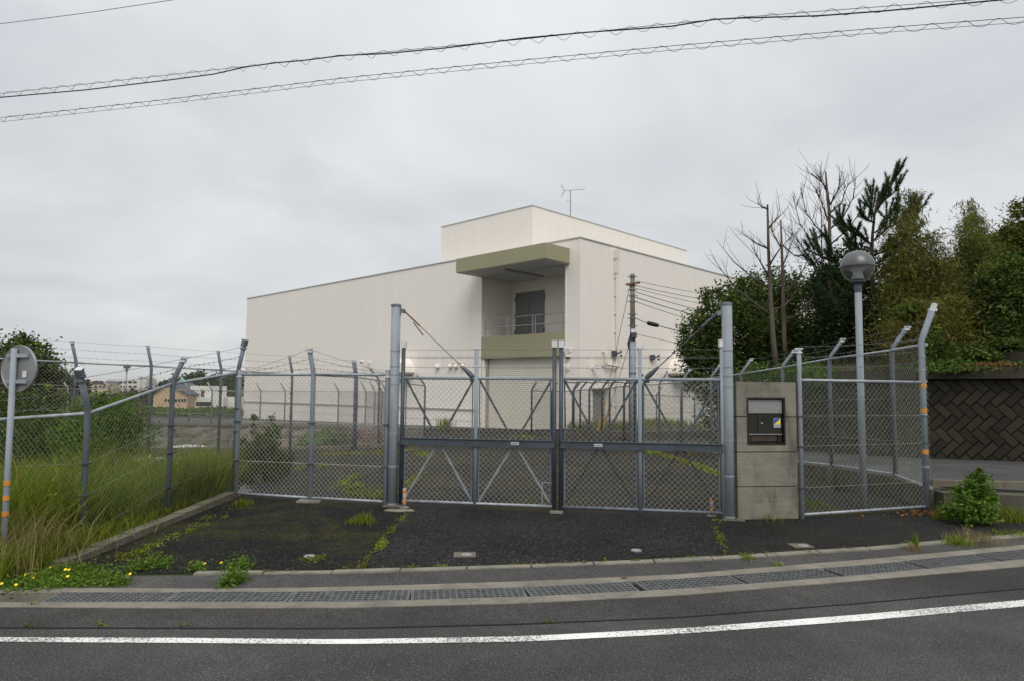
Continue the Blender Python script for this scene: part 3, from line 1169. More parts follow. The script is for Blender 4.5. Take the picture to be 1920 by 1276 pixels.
dd = MB()
dd.ab((1.15, -0.03, -0.55), (2.2, 0.03, 1.68))
sdoor = dd.build('side_door', 'door', bld, raw=True)
MB().ab((1.0, -0.35, 1.78), (2.4, 0.0, 1.86)).build('door_hood', 'rail', sdoor, raw=True)
for xx, zz in ((7.0, 3.77), (3.0, 3.83)):
    wb = MB()
    wb.box((xx, -0.13, zz), (0.26, 0.2, 0.32))
    w_ = wb.build('alarm_box', 'dark', bld, raw=True)
    hb = MB()
    hb.tube([(xx + 0.13, -0.16, zz), (xx + 0.34, -0.26, zz + 0.05)], 0.05, 6)
    for t in (-0.11, 0.11):
        hb.lathe((xx + 0.34, -0.26, zz + t), [(0.03, 0), (0.09, 0.12)], 8, (0.6, -0.8, 0))
    hb.build('horn', 'black', w_, raw=True)
MB().ab((12.3, -0.16, 0.15), (13.5, 0.0, 2.0)).build('meter_cabinet', 'soffit', bld, raw=True)


def cctv(name, label, p, aim, arm=None):
    """bullet camera on a wall bracket: p on the wall (world), aim = where it points, arm = out of the wall"""
    t = thing(name, label, 'camera', p, 'security cameras on the building')
    arm = Vector(arm)
    q = Vector(p) + arm
    m1 = MB()
    m1.box(p, (0.16, 0.16, 0.24))
    m1.tube([p, Vector(p) + Vector((0, 0, -0.02)) + arm * 0.6, q + Vector((0, 0, -0.1))], 0.035, 6)
    m1.build('bracket', 'white', t)
    d = Vector(aim).normalized()
    m2 = MB()
    m2.bar(q - d * 0.22, q + d * 0.22, 0.15, 0.15)
    m2.bar(q - d * 0.24 + Vector((0, 0, 0.085)), q + d * 0.3 + Vector((0, 0, 0.085)), 0.19, 0.02)
    m2.build('housing', 'white', t)
    MB().tube([q + d * 0.2, q + d * 0.235], 0.06, 10).build('lens', 'black', t)


def on_right(px, py):
    return PL(px, py, BC, BC + BV)


def on_left(px, py):
    return PL(px, py, BC, BC + BU)


OUT_R, OUT_L = -BU, -BV
cctv('security_camera', 'white security camera on an arm beside the gate stile, highest on the corner wall', on_left(1069, 655), (-0.6, -0.8, -0.3), OUT_L * 0.5)
cctv('security_camera', 'white bullet camera just right of the gate centre, low on the corner wall', on_left(1066, 688), (-0.7, -0.7, -0.35), OUT_L * 0.45)
cctv('security_camera', 'white bullet camera pointing right on the wall between shutter and downpipe', on_right(1110, 687), (0.9, -0.4, -0.12), OUT_R * 0.45)
cctv('security_camera', 'small camera high on the long left wall behind the front fence', on_left(693, 678), (-0.3, -0.9, -0.3), OUT_L * 0.6)
cctv('security_camera', 'small camera near the far left corner of the warehouse', on_left(464, 686), (-0.6, -0.8, -0.3), OUT_L * 0.6)
p = on_left(1067, 668)
t = thing('dome_camera', 'black dome camera on the corner wall between the two white cameras', 'camera', p)
MB().lathe(p + OUT_L * 0.12, [(0.05, 0.1), (0.13, 0.06), (0.13, 0.0)], 12).build('mount', 'white', t)
MB().lathe(p + OUT_L * 0.12, [(0.12, 0.0), (0.11, -0.07), (0.06, -0.12), (0, -0.13)], 12).build('dome', 'black', t, True)

# aerial on the upper roof
ap = bld.matrix_basis @ Vector((7.34, UY + 0.5, UH))
bpy.context.view_layer.update()
ap = Matrix.Translation(bld.location) @ Matrix.Rotation(bld.rotation_euler.z, 4, 'Z') @ Vector((7.34, UY + 0.4, UH - 0.06))
t = thing('tv_aerial', 'thin metal television aerial on the upper roof of the warehouse', 'aerial', ap)
MB().tube([ap, ap + Vector((0, 0, 2.1))], 0.035, 8).tube([ap + Vector((-0.25, 0, 1.35)), ap + Vector((0.05, 0, 1.3))], 0.02, 6).box(ap + Vector((0.1, 0, 0.08)), (0.4, 0.3, 0.18)).build('mast', 'galv', t)
ym = MB()
ya, yb = ap + Vector((-0.45, 0, 2.05)), ap + Vector((1.05, 0.3, 2.28))
ym.tube([ya, yb], 0.022, 6)
for k in range(13):
    q = ya.lerp(yb, 0.2 + 0.8 * k / 12)
    hgt = 0.13 - 0.004 * k
    ym.tube([q + Vector((-0.1, 0.34, 0)) * (hgt * 2), q - Vector((-0.1, 0.34, 0)) * (hgt * 2)], 0.008, 4)
for s in (-1, 1):
    for k in range(4):
        q = ya + Vector((-0.05 * k, 0, s * (0.08 + 0.1 * k)))
        ym.tube([q + Vector((-0.08, 0.3, 0)), q - Vector((-0.08, 0.3, 0))], 0.009, 4)
    ym.tube([ya, ya + Vector((-0.22, 0, s * 0.45))], 0.012, 4)
ym.build('yagi_boom', 'galv', t)

# low planter wall along the right part of the yard with the building behind
pw = thing('planter_wall', 'low dark concrete kerb wall in front of the right side of the warehouse', 'wall', T(1100, 826))
W1, W2, W3 = T(1046, 815), T(1180, 823), T(1330, 818)
MB().bar(W1 + Vector((0, 0, 0.1)), W2 + Vector((0, 0, 0.1)), 0.2, 0.4).bar(W2 + Vector((0, 0.1, 0.1)), W3 + Vector((0, 0, 0.1)), 0.2, 0.42).build('wall_beam', 'wallc', pw)
struct(MB().add([W1 + Vector((0, 0.1, .16)), W2 + Vector((0, 0.1, .16)), W3 + Vector((0, 0.1, .16)), W3 + Vector((2, 10, 0.1)), on_right(1180, 800) * 1.0, W1 + Vector((0.6, 1.8, 0.16))], [(0, 1, 2, 3, 4, 5)]).build('planting_bed', 'soil'))


# ------------------------------------------------------------------ chain link fences
def mesh_panel(mb, A, B, H0, H1, pitch=0.075, r=0.0028):
    """two layers of straight diagonal wires between plan points A,B; each has its own bottom z; H = (bottom, top) offsets"""
    A, B = Vector(A), Vector(B)
    L = (Vector((B.x, B.y, 0)) - Vector((A.x, A.y, 0))).length
    H = H1 - H0
    d = (B - A) / L
    nrm = Vector((d.y, -d.x, 0)).normalized()

    def P(s, t, off):
        return A + d * s + Vector((0, 0, H0 + t)) + nrm * off

    for sg in (1, -1):
        c = -H + pitch * 0.5 if sg == 1 else pitch * 0.5
        end = L if sg == 1 else L + H
        while c < end:
            if sg == 1:      # s - t = c
                s0, s1 = max(0, c), min(L, c + H)
                t0, t1 = s0 - c, s1 - c
            else:            # s + t = c
                s0, s1 = max(0, c - H), min(L, c)
                t0, t1 = c - s0, c - s1
            if s1 - s0 > 0.01:
                a, b = P(s0, t0, sg * r), P(s1, t1, sg * r)
                dd = (b - a).normalized()
                u1 = dd.cross(nrm)
                vs = []
                for q in (a, b):
                    for k in range(3):
                        an = 2 * math.pi * k / 3
                        vs.append(q + (u1 * math.cos(an) + nrm * math.sin(an)) * r)
                mb.add(vs, [(0, 1, 4, 3), (1, 2, 5, 4), (2, 0, 3, 5)])
            c += pitch


def sagline(a, b, sag, n=8):
    a, b = Vector(a), Vector(b)
    return [a.lerp(b, i / n) - Vector((0, 0, sag * 4 * (i / n) * (1 - i / n))) for i in range(n + 1)]


def barbed(pts, parent, name='barbed_wire', r=0.0026, step=0.12, twin=True):
    mb = MB()
    mb.tube(pts, r, 4, False)
    if step:
        acc = 0
        for a, b in zip(pts, pts[1:]):
            L = (b - a).length
            d = (b - a).normalized()
            s = step - acc
            while s < L:
                q = a + d * s
                for ang in (0.6, 2.3):
                    v = Vector((0.15, 0.4 * math.cos(ang), math.sin(ang))) * 0.021
                    mb.tube([q - v, q + v], r * 0.95, 3, False)
                s += step
            acc = L - (s - step)
    return mb.build(name, 'barb', parent)


def fence(name, label, posts, hr, arm, hl=0.5, pr=0.033, pitch=0.075, wr=0.0023, strands=3, post_mat='postgrey', rail_mat='galv', wire_mat='wire',
          bottom=None, mids=(0.45, 0.95, 1.4), caps='clip', arms=None, rail=True, skip=(), lo=0.04, step=0.12, bt=True, tr=0.0032):
    """posts: foot points; hr: height of the top rail; arm: (dx, dy, dz) of the bent top"""
    t = thing(name, label, 'fence', posts[0])
    tips = []
    for i, p in enumerate(posts):
        p = Vector(p)
        am = Vector(arms[i] if arms and arms[i] else arm)
        top = p + Vector((0, 0, hr))
        tip = top + am
        tips.append((top, tip))
        mid = top + Vector((am.x * 0.12, am.y * 0.12, 0.07))
        o = MB().tube([p - Vector((0, 0, 0.25)), top - Vector((0, 0, 0.05)), mid, tip], pr, 10).build('post', post_mat, t, True)
        if caps:
            c = MB()
            if caps == 'box' or i in skip:
                c.bar(tip + am.normalized() * 0.0, tip + am.normalized() * 0.09, pr * 2.1, pr * 2.1)
                MB().bar(tip + am.normalized() * 0.09, tip + am.normalized() * 0.1, pr * 2.2, pr * 2.2).build('cap_lid', 'white_cap', o)
            c.box(tip, (0.1, 0.04, 0.022)).box(tip - am.normalized() * 0.05, (pr * 2.3, pr * 2.3, 0.025))
            c.build('cap', 'postgrey' if (caps == 'box' or i in skip) else 'white_cap', o)
        if bt:
            for h in mids:
                MB().box(p + Vector((0, 0, h)), (pr * 3.0, pr * 3.0, 0.016)).build('clamp', 'dark', o)
    for i, (p, q) in enumerate(zip(posts, posts[1:])):
        p, q = Vector(p), Vector(q)
        if rail:
            MB().tube([p + Vector((0, 0, hr)), q + Vector((0, 0, hr))], 0.021, 8).build('top_rail', rail_mat, t, True)
        if bottom is not None:
            MB().tube([p + Vector((0, 0, bottom)), q + Vector((0, 0, bottom))], 0.02, 8).build('bottom_rail', rail_mat, t, True)
        m_ = MB()
        mesh_panel(m_, p, q, lo, hr - 0.01, pitch, wr)
        stuff(m_.build('chain_link_mesh', wire_mat, t))
        w_ = MB()
        for h in mids:
            w_.tube([p + Vector((0, 0, h)), q + Vector((0, 0, h))], tr, 4, False)
        w_.build('tension_wire', wire_mat, t)
    for k in range(strands):
        f = 0.25 + 0.72 * k / max(1, strands - 1) if strands > 1 else 0.6
        pts = []
        for (a0, a1), (b0, b1) in zip(tips, tips[1:]):
            seg = sagline(a0.lerp(a1, f), b0.lerp(b1, f), 0.012, 6)
            pts += seg if not pts else seg[1:]
        if len(pts) > 1:
            barbed(pts, t, step=step if k < strands - 1 else 0)
    return t


def foot(px, py_rail, Y, hr):
    """foot of a fence post whose top rail is seen at px, py_rail, Y metres away"""
    p = at(px, py_rail, Y)
    return Vector((p.x, p.y, p.z - hr))


# front left fence: along the grass bank, then in line with the gate
fa = [foot(-95, 792, 8.4, 1.9), foot(165, 774, 7.75, 1.9), foot(324, 718, 9.2, 1.9), foot(446, 698, 10.82, 1.9)]
fence('bank_fence', 'chain link fence stepping down along the grass bank at left', fa, 1.9, (0.14, -0.04, 0.36), mids=(0.1, 0.55, 1.0, 1.35), post_mat='postgrey',
      arms=[(0.1, -0.15, 0.36), (0.02, -0.2, 0.4), (0.15, -0.02, 0.34), (0.10, -0.05, 0.42)], skip=(1, 3), rail_mat='galv', strands=3, wr=0.0015, wire_mat='wire_g', tr=0.0025)
fb = [Vector((fa[3].x + 0.03, fa[3].y, 0)), PL(581, 936, FL, GL), PL(722, 943, FL, GL)]
fb = [Vector((p.x, p.y, 0)) for p in fb]
front_fence = fence('front_fence', 'chain link fence between the corner post and the left gate column', fb[:2] + [fb[2]], 1.87, (-0.03, -0.15, 0.38), bottom=0.05, wr=0.0023,
                    mids=(0.55, 1.15), pr=0.037, post_mat='pipe', arms=[(0.0, 0.0, 0.02), None, (0, 0, 0.02)], caps='clip')
MB().box(fb[1] + Vector((0.02, -0.05, 0.008)), (0.34, 0.26, 0.04)).build('footing', 'kerb', front_fence)

# rear left fence
fr_ = [foot(-60, 668, 15.6, 2.1), foot(143, 679, 16.6, 2.1), foot(284, 685.5, 17.5, 2.1), foot(415, 693, 18.4, 2.1), foot(548, 700, 19.3, 2.1), foot(666, 706, 21.0, 2.1)]
fence('rear_left_fence', 'chain link fence across the picture left, behind the grass bank', fr_, 2.1, (-0.06, -0.12, 0.5), pr=0.036, mids=(0.3, 0.95, 1.55), pitch=0.09, wr=0.0022,
      strands=3, step=0.14)
fd = [fr_[-1] + Vector((0.05, 0.03, 0)), foot(711, 712, 23.2, 2.1), foot(755, 716.5, 24.7, 2.1), foot(797, 722, 26.0, 2.1)]
fence('drive_fence', 'chain link fence running back beside the driveway to a dark end post', fd, 2.1, (-0.32, -0.1, 0.42), pr=0.038, mids=(0.4, 1.2), pitch=0.09, wr=0.0022, strands=2, step=0.14, post_mat='postgrey', arms=[(-0.06, -0.12, 0.5), None, None, None])

# fence along the edge of the pad
fp = []
for px, py, Y in ((60, 727, 43), (128, 727.5, 43), (205, 728.5, 43.2), (280, 729.5, 43.2), (356, 730.5, 43.3), (398, 731, 43.4), (489, 732, 43), (535, 732.5, 42.4), (635, 733, 41.0), (686, 733, 36), (703, 733, 33), (716, 733, 30.5), (724, 733, 28.5)):
    fp.append(foot(px, py, Y, 2.1))
fence('pad_edge_fence', 'distant thin grey fence along the edge of the warehouse pad', fp, 2.1, (-0.2, -0.3, 0.5), pr=0.045, mids=(0.5, 1.3), pitch=0.16, wr=0.004, strands=2, step=0, bt=False, caps=None, post_mat='rail', rail_mat='rail', wire_mat='wire_d')

# right side fence on the low wall
f5 = [foot(1738, 650, 10.15, 2.3), foot(1672, 656, 11.6, 2.1), foot(1555, 672, 13.55, 2.1), foot(1467, 688, 15.5, 2.1), foot(1390, 700, 17.45, 2.1), foot(1333, 708, 19.4, 2.1), foot(1278, 715, 21.4, 2.1), foot(1236, 719, 23.4, 2.1), foot(1204, 721, 25.4, 2.1)]
fence('right_side_fence', 'chain link fence with arms bent right along the low wall at right', f5[1:], 2.1, (0.26, -0.03, 0.38), pr=0.036, mids=(0.6, 1.3), pitch=0.085, wire_mat='wire_g', wr=0.0017, bottom=0.06)
f5b = [Vector((f5[0].x + 0.03, f5[0].y + 0.06, 0.0)), f5[1] - Vector((0.02, 0.05, 0))]

# inner fences near the building
fi = [foot(1190, 721.5, 26.6, 2.1), foot(1170, 723, 28.0, 2.1), foot(1143, 726, 30, 2.1), foot(1129, 727.5, 31.4, 2.1), foot(1105, 729.5, 32.8, 2.1), foot(1088, 730, 34, 2.1), foot(1076, 731, 35, 2.1)]
fence('inner_yard_fence', 'dark posted inner fence running back behind the utility pole', fi, 2.1, (0.3, -0.1, 0.42), pr=0.045, mids=(0.5, 1.3), pitch=0.12, wr=0.0035, strands=2, step=0, caps=None, post_mat='dark', rail_mat='postgrey', wire_mat='wire_d', bt=False)
fj = [foot(997, 731, 33.2, 2.1), foot(1035, 732.5, 33.8, 2.1), foot(1074, 732.5, 34.6, 2.1)]
fence('shutter_fence', 'short dark fence section standing in front of the roller shutter', fj, 2.1, (0.22, -0.1, 0.42), pr=0.045, mids=(0.5, 1.3), pitch=0.12, wr=0.0035, strands=2, step=0, caps=None, post_mat='dark', rail_mat='postgrey', wire_mat='wire_d', bt=False)
fk = [foot(1180, 737, 38.0, 2.1), foot(1231, 740, 37, 2.1), foot(1276, 742, 37, 2.1), foot(1302, 743, 37.2, 2.1)]
fence('planter_fence', 'thin fence between the right gate leaf and the meter cabinet', fk, 2.1, (0.3, 0.1, 0.42), pr=0.04, mids=(0.5, 1.3), pitch=0.14, wr=0.0035, strands=1, step=0, caps=None, rail_mat='postgrey', wire_mat='wire_d', bt=False)

# fence between concrete pillar and right corner post
f6 = [Vector((FR1.x + 0.03, FR1.y, 0)), Vector((FR2.x, FR2.y, 0))]
t6 = fence('corner_fence', 'chain link fence panel between concrete pillar and orange banded corner post', f6, 1.83, (0, 0, 0.42), pr=0.030, mids=(0.4, 0.95, 1.35), pitch=0.085, wire_mat='wire_g', wr=0.0022, bottom=0.05,
           arms=[(0, 0, 0.42), (0, 0, 0.01)], strands=0, post_mat='pipe')
cpz = f6[1]
o = MB().tube([cpz, cpz + Vector((0, 0, 2.42)), cpz + Vector((0.03, 0, 2.5)), cpz + Vector((0.17, 0, 2.86))], 0.043, 12).build('corner_post', 'pipe', t6, True)
for zz in (0.83, 1.42, 1.78):
    MB().tube([cpz + Vector((0, 0, zz - 0.032)), cpz + Vector((0, 0, zz + 0.032))], 0.0455, 12).build('orange_band', 'orange', o)
for zz in (0.6, 1.35, 2.0, 2.2):
    MB().tube([cpz + Vector((0, 0, zz)), cpz + Vector((0, 0, zz + 0.025))], 0.048, 12).build('clamp', 'galv', o)
MB().bar(cpz + Vector((0.17, 0, 2.86)), cpz + Vector((0.215, 0, 2.97)), 0.07, 0.05).box(cpz + Vector((0.18, 0, 2.88)), (0.11, 0.05, 0.04)).build('cap', 'white_cap', o)
mm = MB()
mesh_panel(mm, f5b[0] + Vector((0, 0, 0.3)), f5b[1], 0.0, 2.08, 0.085, 0.0018)
stuff(mm.build('chain_link_mesh', 'wire_g', t6))
MB().tube([f5b[0] + Vector((0, 0, 2.38)), f5b[1] + Vector((0, 0, 2.1))], 0.026, 8).build('top_rail', 'galv', t6)
MB().tube([f5b[0] + Vector((0, 0, 0.3)), f5b[1] + Vector((0, 0, 0.05))], 0.022, 8).build('bottom_rail', 'galv', t6)
for k in range(3):
    fz = 0.1 + 0.14 * k
    barbed(sagline(f5b[0] + Vector((0.03 + 0.05 * k, 0, 2.4 + fz)), f5b[1] + Vector((0.06 + 0.08 * k, 0, 2.12 + fz)), 0.02), t6)
    barbed(sagline(f6[0] + Vector((0, 0, 1.9 + fz)), f6[1] + Vector((0, 0, 2.0 + fz * 1.2)), 0.03), t6)

# ------------------------------------------------------------------ the gate
GD = (GR - GL).normalized()
GN = Vector((GD.y, -GD.x, 0))                # towards the road


def gp(px, z, off=0.0):
    p = PL(px, 800, GL, GR)
    return Vector((p.x, p.y, z)) + GN * off


def column(label, p, h, cable_to, group):
    t = thing('gate_column', label, 'post', p, group)
    o = MB().tube([p - Vector((0, 0, 0.1)), p + Vector((0, 0, h))], 0.068, 24).build('pipe', 'pipe', t)
    o.data.polygons.foreach_set('use_smooth', [len(q.vertices) == 4 for q in o.data.polygons])
    MB().lathe(p + Vector((0, 0, h)), [(0.074, -0.02), (0.074, 0.012), (0.05, 0.02), (0, 0.022)], 24).build('cap', 'postgrey', t)
    for zz in (0.02, 0.55, 1.02, 1.35, 1.72, 1.86, 1.98, 2.2):
        MB().tube([p + Vector((0, 0, zz)), p + Vector((0, 0, zz + 0.018))], 0.0705, 20).build('band', 'pipe', t)
    MB().box(p + Vector((0.03, -0.06, 0.005)), (0.27, 0.18, 0.016), math.atan2(GD.y, GD.x)).build('footing', 'kerb_old', t)
    return t


pL, pR = Vector((GL.x, GL.y, 0)), Vector((GR.x, GR.y, 0))
cL = column('thick grey gate column left of the gate, in front of the warehouse wall', pL, 2.87, 0, 'gate columns')
cR = column('thick grey gate column beside the concrete intercom pillar', pR, 2.83, 0, 'gate columns')


def leaf_gate(label, xs, cable_from, side):
    """xs: pixel columns of hinge or meeting stile, middle post, other stile"""
    x0, xm, x1 = xs
    t = thing('gate_leaf', label, 'gate', gp(xm, 0.0), 'leaves of the double gate')
    zt, zm, zb = 1.825, 0.925, 0.075
    a, m, b = gp(x0, 0), gp(xm, 0), gp(x1, 0)
    for q in ((a, 'dark', 2.26), (b, 'dark' if side == 'L' else 'pipe', 2.26)):
        o = MB().tube([q[0] + Vector((0, 0, 0.04)), q[0] + Vector((0, 0, q[2]))], 0.029, 12).build('stile', q[1], t, True)
        MB().box(q[0] + Vector((0, 0, q[2] + 0.045)), (0.075, 0.07, 0.1)).build('cap', 'white_cap', o)
    o = MB().tube([m + Vector((0, 0, 0.05)), m + Vector((0, 0, 2.24))], 0.028, 12).build('middle_post', 'pipe', t, True)
    MB().box(m + Vector((0, 0, 2.25)), (0.13, 0.05, 0.025)).box(m + Vector((0, 0, 2.0)), (0.12, 0.05, 0.02)).build('cap', 'white_cap', o)
    MB().tube([a + Vector((0, 0, zt)), b + Vector((0, 0, zt))], 0.022, 10).build('top_rail', 'pipe', t, True)
    MB().tube([a + Vector((0, 0, zb)), b + Vector((0, 0, zb))], 0.021, 10).build('bottom_rail', 'galv' if side == 'L' else 'postgrey', t, True)
    mr = MB().bar(a + Vector((0, 0, zm)) + GN * 0.02, b + Vector((0, 0, zm)) + GN * 0.02, 0.05, 0.085)
    mr.bar(a + Vector((0, 0, zm + 0.045)) + GN * 0.025, b + Vector((0, 0, zm + 0.045)) + GN * 0.025, 0.07, 0.012)
    mr.bar(a + Vector((0, 0, zm - 0.045)) + GN * 0.025, b + Vector((0, 0, zm - 0.045)) + GN * 0.025, 0.07, 0.012)
    mr = mr.build('middle_rail', 'dark', t)
    plc = gp(967 if side == 'L' else 1122, zm) + GN * 0.05
    pt = MB().bar(plc - GD * 0.055, plc + GD * 0.055, 0.006, 0.038).build('label_plate', 'white_cap', mr)
    mk = MB()
    for k in range(9):
        q = plc + GN * 0.005 + GD * (-0.042 + k * 0.0105)
        mk.bar(q - GD * 0.003, q + GD * 0.003, 0.002, 0.014 + 0.006 * (k % 2))
    mk.build('plate_print', 'black', pt)
    for p, q in ((a, m), (m, b)):
        c = (p + q) / 2
        for e, s in ((p, 1), (q, -1)):
            e2 = e + (c - e).normalized() * 0.05
            MB().bar(e2 + Vector((0, 0, zt - 0.03)) - GN * 0.02, c - (c - e).normalized() * 0.03 + Vector((0, 0, zm + 0.05)) - GN * 0.02, 0.012, 0.028).build('brace', 'dark', t)
            MB().bar(e2 + Vector((0, 0, zb + 0.03)) - GN * 0.02, c - (c - e).normalized() * 0.03 + Vector((0, 0, zm - 0.05)) - GN * 0.02, 0.012, 0.026).build('brace', 'pipe' if side == 'L' else 'black', t)
        i0, i1 = p + (q - p).normalized() * 0.05, q - (q - p).normalized() * 0.05
        for e in (i0, i1):
            MB().tube([e + Vector((0, 0, zb)), e + Vector((0, 0, zt))], 0.009, 6).build('mesh_bar', 'postgrey', t)
        m_ = MB()
        mesh_panel(m_, i0, i1, zb + 0.02, zt - 0.02, 0.0765, 0.0024)
        stuff(m_.build('chain_link_mesh', 'wire', t))
    for zz, st in ((1.98, 0.12), (2.11, 0), (2.13, 0.12), (2.23, 0)):
        barbed(sagline(a + Vector((0, 0, zz)), m + Vector((0, 0, zz)), 0.006, 6) + sagline(m + Vector((0, 0, zz)), b + Vector((0, 0, zz)), 0.006, 6)[1:], t, 'barbed_wire' if st else 'tension_wire', step=st)
    # stay rod and its end fittings
    col, hx = (pL, 884) if side == 'L' else (pR, 1214)
    top = col + (GD if side == 'L' else -GD) * 0.11 + Vector((0, 0, 2.80 if side == 'L' else 2.72))
    end = gp(hx, zt + 0.03)
    dv = (end - top).normalized()
    if side == 'L':
        rr = MB().tube([top, top + dv * 0.34], 0.012, 6).tube([top + dv * 0.24 + Vector((-.02, 0, -0.02)), top + dv * 0.46 + Vector((-.03, 0, -0.06))], 0.009, 6)
        rr.build('turnbuckle', 'rust', t)
    else:
        MB().tube([top, top + dv * 0.3], 0.02, 8).build('turnbuckle', 'dark', t)
    MB().tube([top + dv * 0.2, end - dv * 0.1], 0.006 if side == 'L' else 0.0085, 6).build('stay_rod', 'dark', t)
    MB().tube([end - dv * 0.2, end - dv * 0.06, end, end - Vector((0, 0, 0.08))], [0.016, 0.036, 0.036, 0.028], 8).build('stay_shoe', 'dark', t)
    e0 = col + (GD if side == 'L' else -GD) * 0.06 + Vector((0, 0, top.z - col.z))
    MB().bar(e0, top + dv * 0.03, 0.05, 0.06).box(e0, (0.03, 0.05, 0.14)).build('stay_bracket', 'postgrey', t)
    return t


gl_ = leaf_gate('left leaf of the grey steel mesh gate', (754, 892, 1039), 0, 'L')
gr_ = leaf_gate('right leaf of the grey steel mesh gate', (1052, 1200, 1355), 0, 'R')
# drop bolts and latch at the meeting stiles
for i, (px, par) in enumerate(((1039, gl_), (1052, gr_))):
    q = gp(px, 0)
    MB().tube([q + GN * 0.05 + Vector((0, 0, 0.0)), q + GN * 0.05 + Vector((0, 0, 0.42))], 0.009, 6).build('drop_bolt', 'black', par)
    MB().tube([q + Vector((0, 0, 0.14)), q + Vector((0, 0, 0.16))], 0.042, 10).tube([q + Vector((0, 0, 0.26)), q + Vector((0, 0, 0.28))], 0.042, 10).build('bolt_clamp', 'black', par)
MB().bar(gp(1039, 0.92), gp(1052, 0.92), 0.03, 0.035).build('latch', 'black', gr_)
qq = gp(1052, 0) + GD * 0.045
MB().tube([qq + Vector((0, 0, 1.83)), qq + Vector((0.01, 0, 1.4)), qq + Vector((0.015, 0, 1.18)), qq + Vector((-0.01, 0, 1.12))], 0.01, 6).build('control_cable', 'black', gr_)
hc = [gp(1058 + i * 8, 1.79 - 0.018 * abs(math.sin(i * 0.75)), 0.02) for i in range(18)]
MB().tube(hc, 0.007, 5).build('hanging_cable', 'black', gr_)
# sill block between the leaves
tag(MB().box(gp(1045, 0.012, 0.07), (0.17, 0.1, 0.03), math.atan2(GD.y, GD.x)).build('bolt_socket', 'kerb', None, loc=gp(1045, 0.0, 0.07)), 'small pale concrete bolt socket under the centre of the gate', 'socket')
# reflective stub posts
for px, pz, lab in ((758, G(758, 951), 'short grey stub post with orange bands by the left gate column'), (1335, G(1335, 967), 'short grey stub post with orange bands by the right gate column')):
    q = Vector((pz.x, pz.y, 0))
    t = thing('stub_post', lab, 'bollard', q, 'stub posts at the gate feet')
    MB().tube([q, q + Vector((0, 0, 0.27))], 0.026, 12).build('post', 'galv', t, True)
    for zz in (0.09, 0.225):
        MB().tube([q + Vector((0, 0, zz - 0.025)), q + Vector((0, 0, zz + 0.025))], 0.0285, 12).build('reflective_band', 'orange', t)
    MB().lathe(q, [(0.07, -0.01), (0.07, 0.015), (0.03, 0.022)], 12).build('base', 'kerb', t)
# small folding stay on the left leaf
q = gp(1015, 0, -0.12)
MB().tube([q + Vector((0, 0, 0.05)), q + Vector((0, 0, 0.38)), q + GD * 0.14 + Vector((0, 0, 0.38))], 0.011, 6).build('prop_stay', 'galv', gl_)

# ------------------------------------------------------------------ concrete pillar with the intercom
A, B = T(1384, 973), T(1497, 971)
A, B = Vector((A.x, A.y, 0)), Vector((B.x, B.y, 0))
PD = (B - A).normalized()
PN = Vector((PD.y, -PD.x, 0))
PWD = (B - A).length
PH = 1.80
cen = (A + B) / 2 - PN * 0.14
pil = thing('concrete_pillar', 'board-marked concrete pillar with a recessed intercom panel', 'pillar', (cen.x, cen.y, 0))


def pf(u, z, off=0.0):
    return A + PD * u + Vector((0, 0, z)) + PN * off


def slab(u0, u1, z0, z1, o0, o1, name, mat, parent):
    pts = [pf(u0, z0, o0), pf(u1, z0, o0), pf(u1, z0, o1), pf(u0, z0, o1)]
    return MB().prism(pts, (0, 0, z1 - z0)).build(name, mat, parent)


ppu = PWD / 113.0
bu0, bu1 = (1403 - 1384) * ppu, (1476 - 1384) * ppu


def pz(py):
    return PL(1440, py, A, B).z


bz0, bz1 = pz(833), pz(744)
zj = [0.0] + [pz(y) for y in (911, 846, 780)] + [PH]
# the pillar body is cast around the box opening: lifts separated by grooves
for i in range(4):
    z0, z1 = zj[i] + (0.006 if i else 0), zj[i + 1] - (0.006 if i < 3 else 0)
    cuts = [(z0, z1, False)]
    if z1 > bz0 and z0 < bz1:
        cuts = []
        if z0 < bz0:
            cuts.append((z0, bz0, False))
        cuts.append((max(z0, bz0), min(z1, bz1), True))
        if z1 > bz1:
            cuts.append((bz1, z1, False))
    mb = MB()
    for c0, c1, hole in cuts:
        spans = ((0, bu0), (bu1, PWD)) if hole else ((0, PWD),)
        for s0, s1 in spans:
            pts = [pf(s0, c0, 0), pf(s1, c0, 0), pf(s1, c0, -0.14), pf(s0, c0, -0.14)]
            mb.prism(pts, (0, 0, c1 - c0))
    mb.build('cast_lift', 'pillar', pil)
slab(0.004, PWD - 0.004, 0, PH - 0.004, -0.14, -0.3, 'pillar_back', 'pillar', pil)
slab(0.004, PWD - 0.004, 0.02, bz0 - 0.02, -0.012, -0.139, 'groove_fill', 'mortar', pil)
ic = thing('intercom_box', 'dark metal intercom box with steel plate set in the concrete pillar', 'intercom', pf((bu0 + bu1) / 2, bz0, -0.02))
slab(bu0 + 0.001, bu1 - 0.001, bz0 + 0.001, bz1 - 0.001, -0.09, -0.138, 'back_box', 'dark_panel', ic)
fr = MB()
for u0, u1, z0, z1 in ((bu0 + 0.001, bu0 + 0.022, bz0 + 0.001, bz1 - 0.001), (bu1 - 0.022, bu1 - 0.001, bz0 + 0.001, bz1 - 0.001), (bu0 + 0.022, bu1 - 0.022, bz0 + 0.001, bz0 + 0.022), (bu0 + 0.022, bu1 - 0.022, bz1 - 0.022, bz1 - 0.001)):
    fr.prism([pf(u0, z0, 0.006), pf(u1, z0, 0.006), pf(u1, z0, -0.088), pf(u0, z0, -0.088)], (0, 0, z1 - z0))
fr.build('frame', 'dark_panel', ic)
iu0, iu1 = bu0 + 0.03, bu1 - 0.03
bh = bz1 - bz0
zs1 = bz0 + bh * 0.66
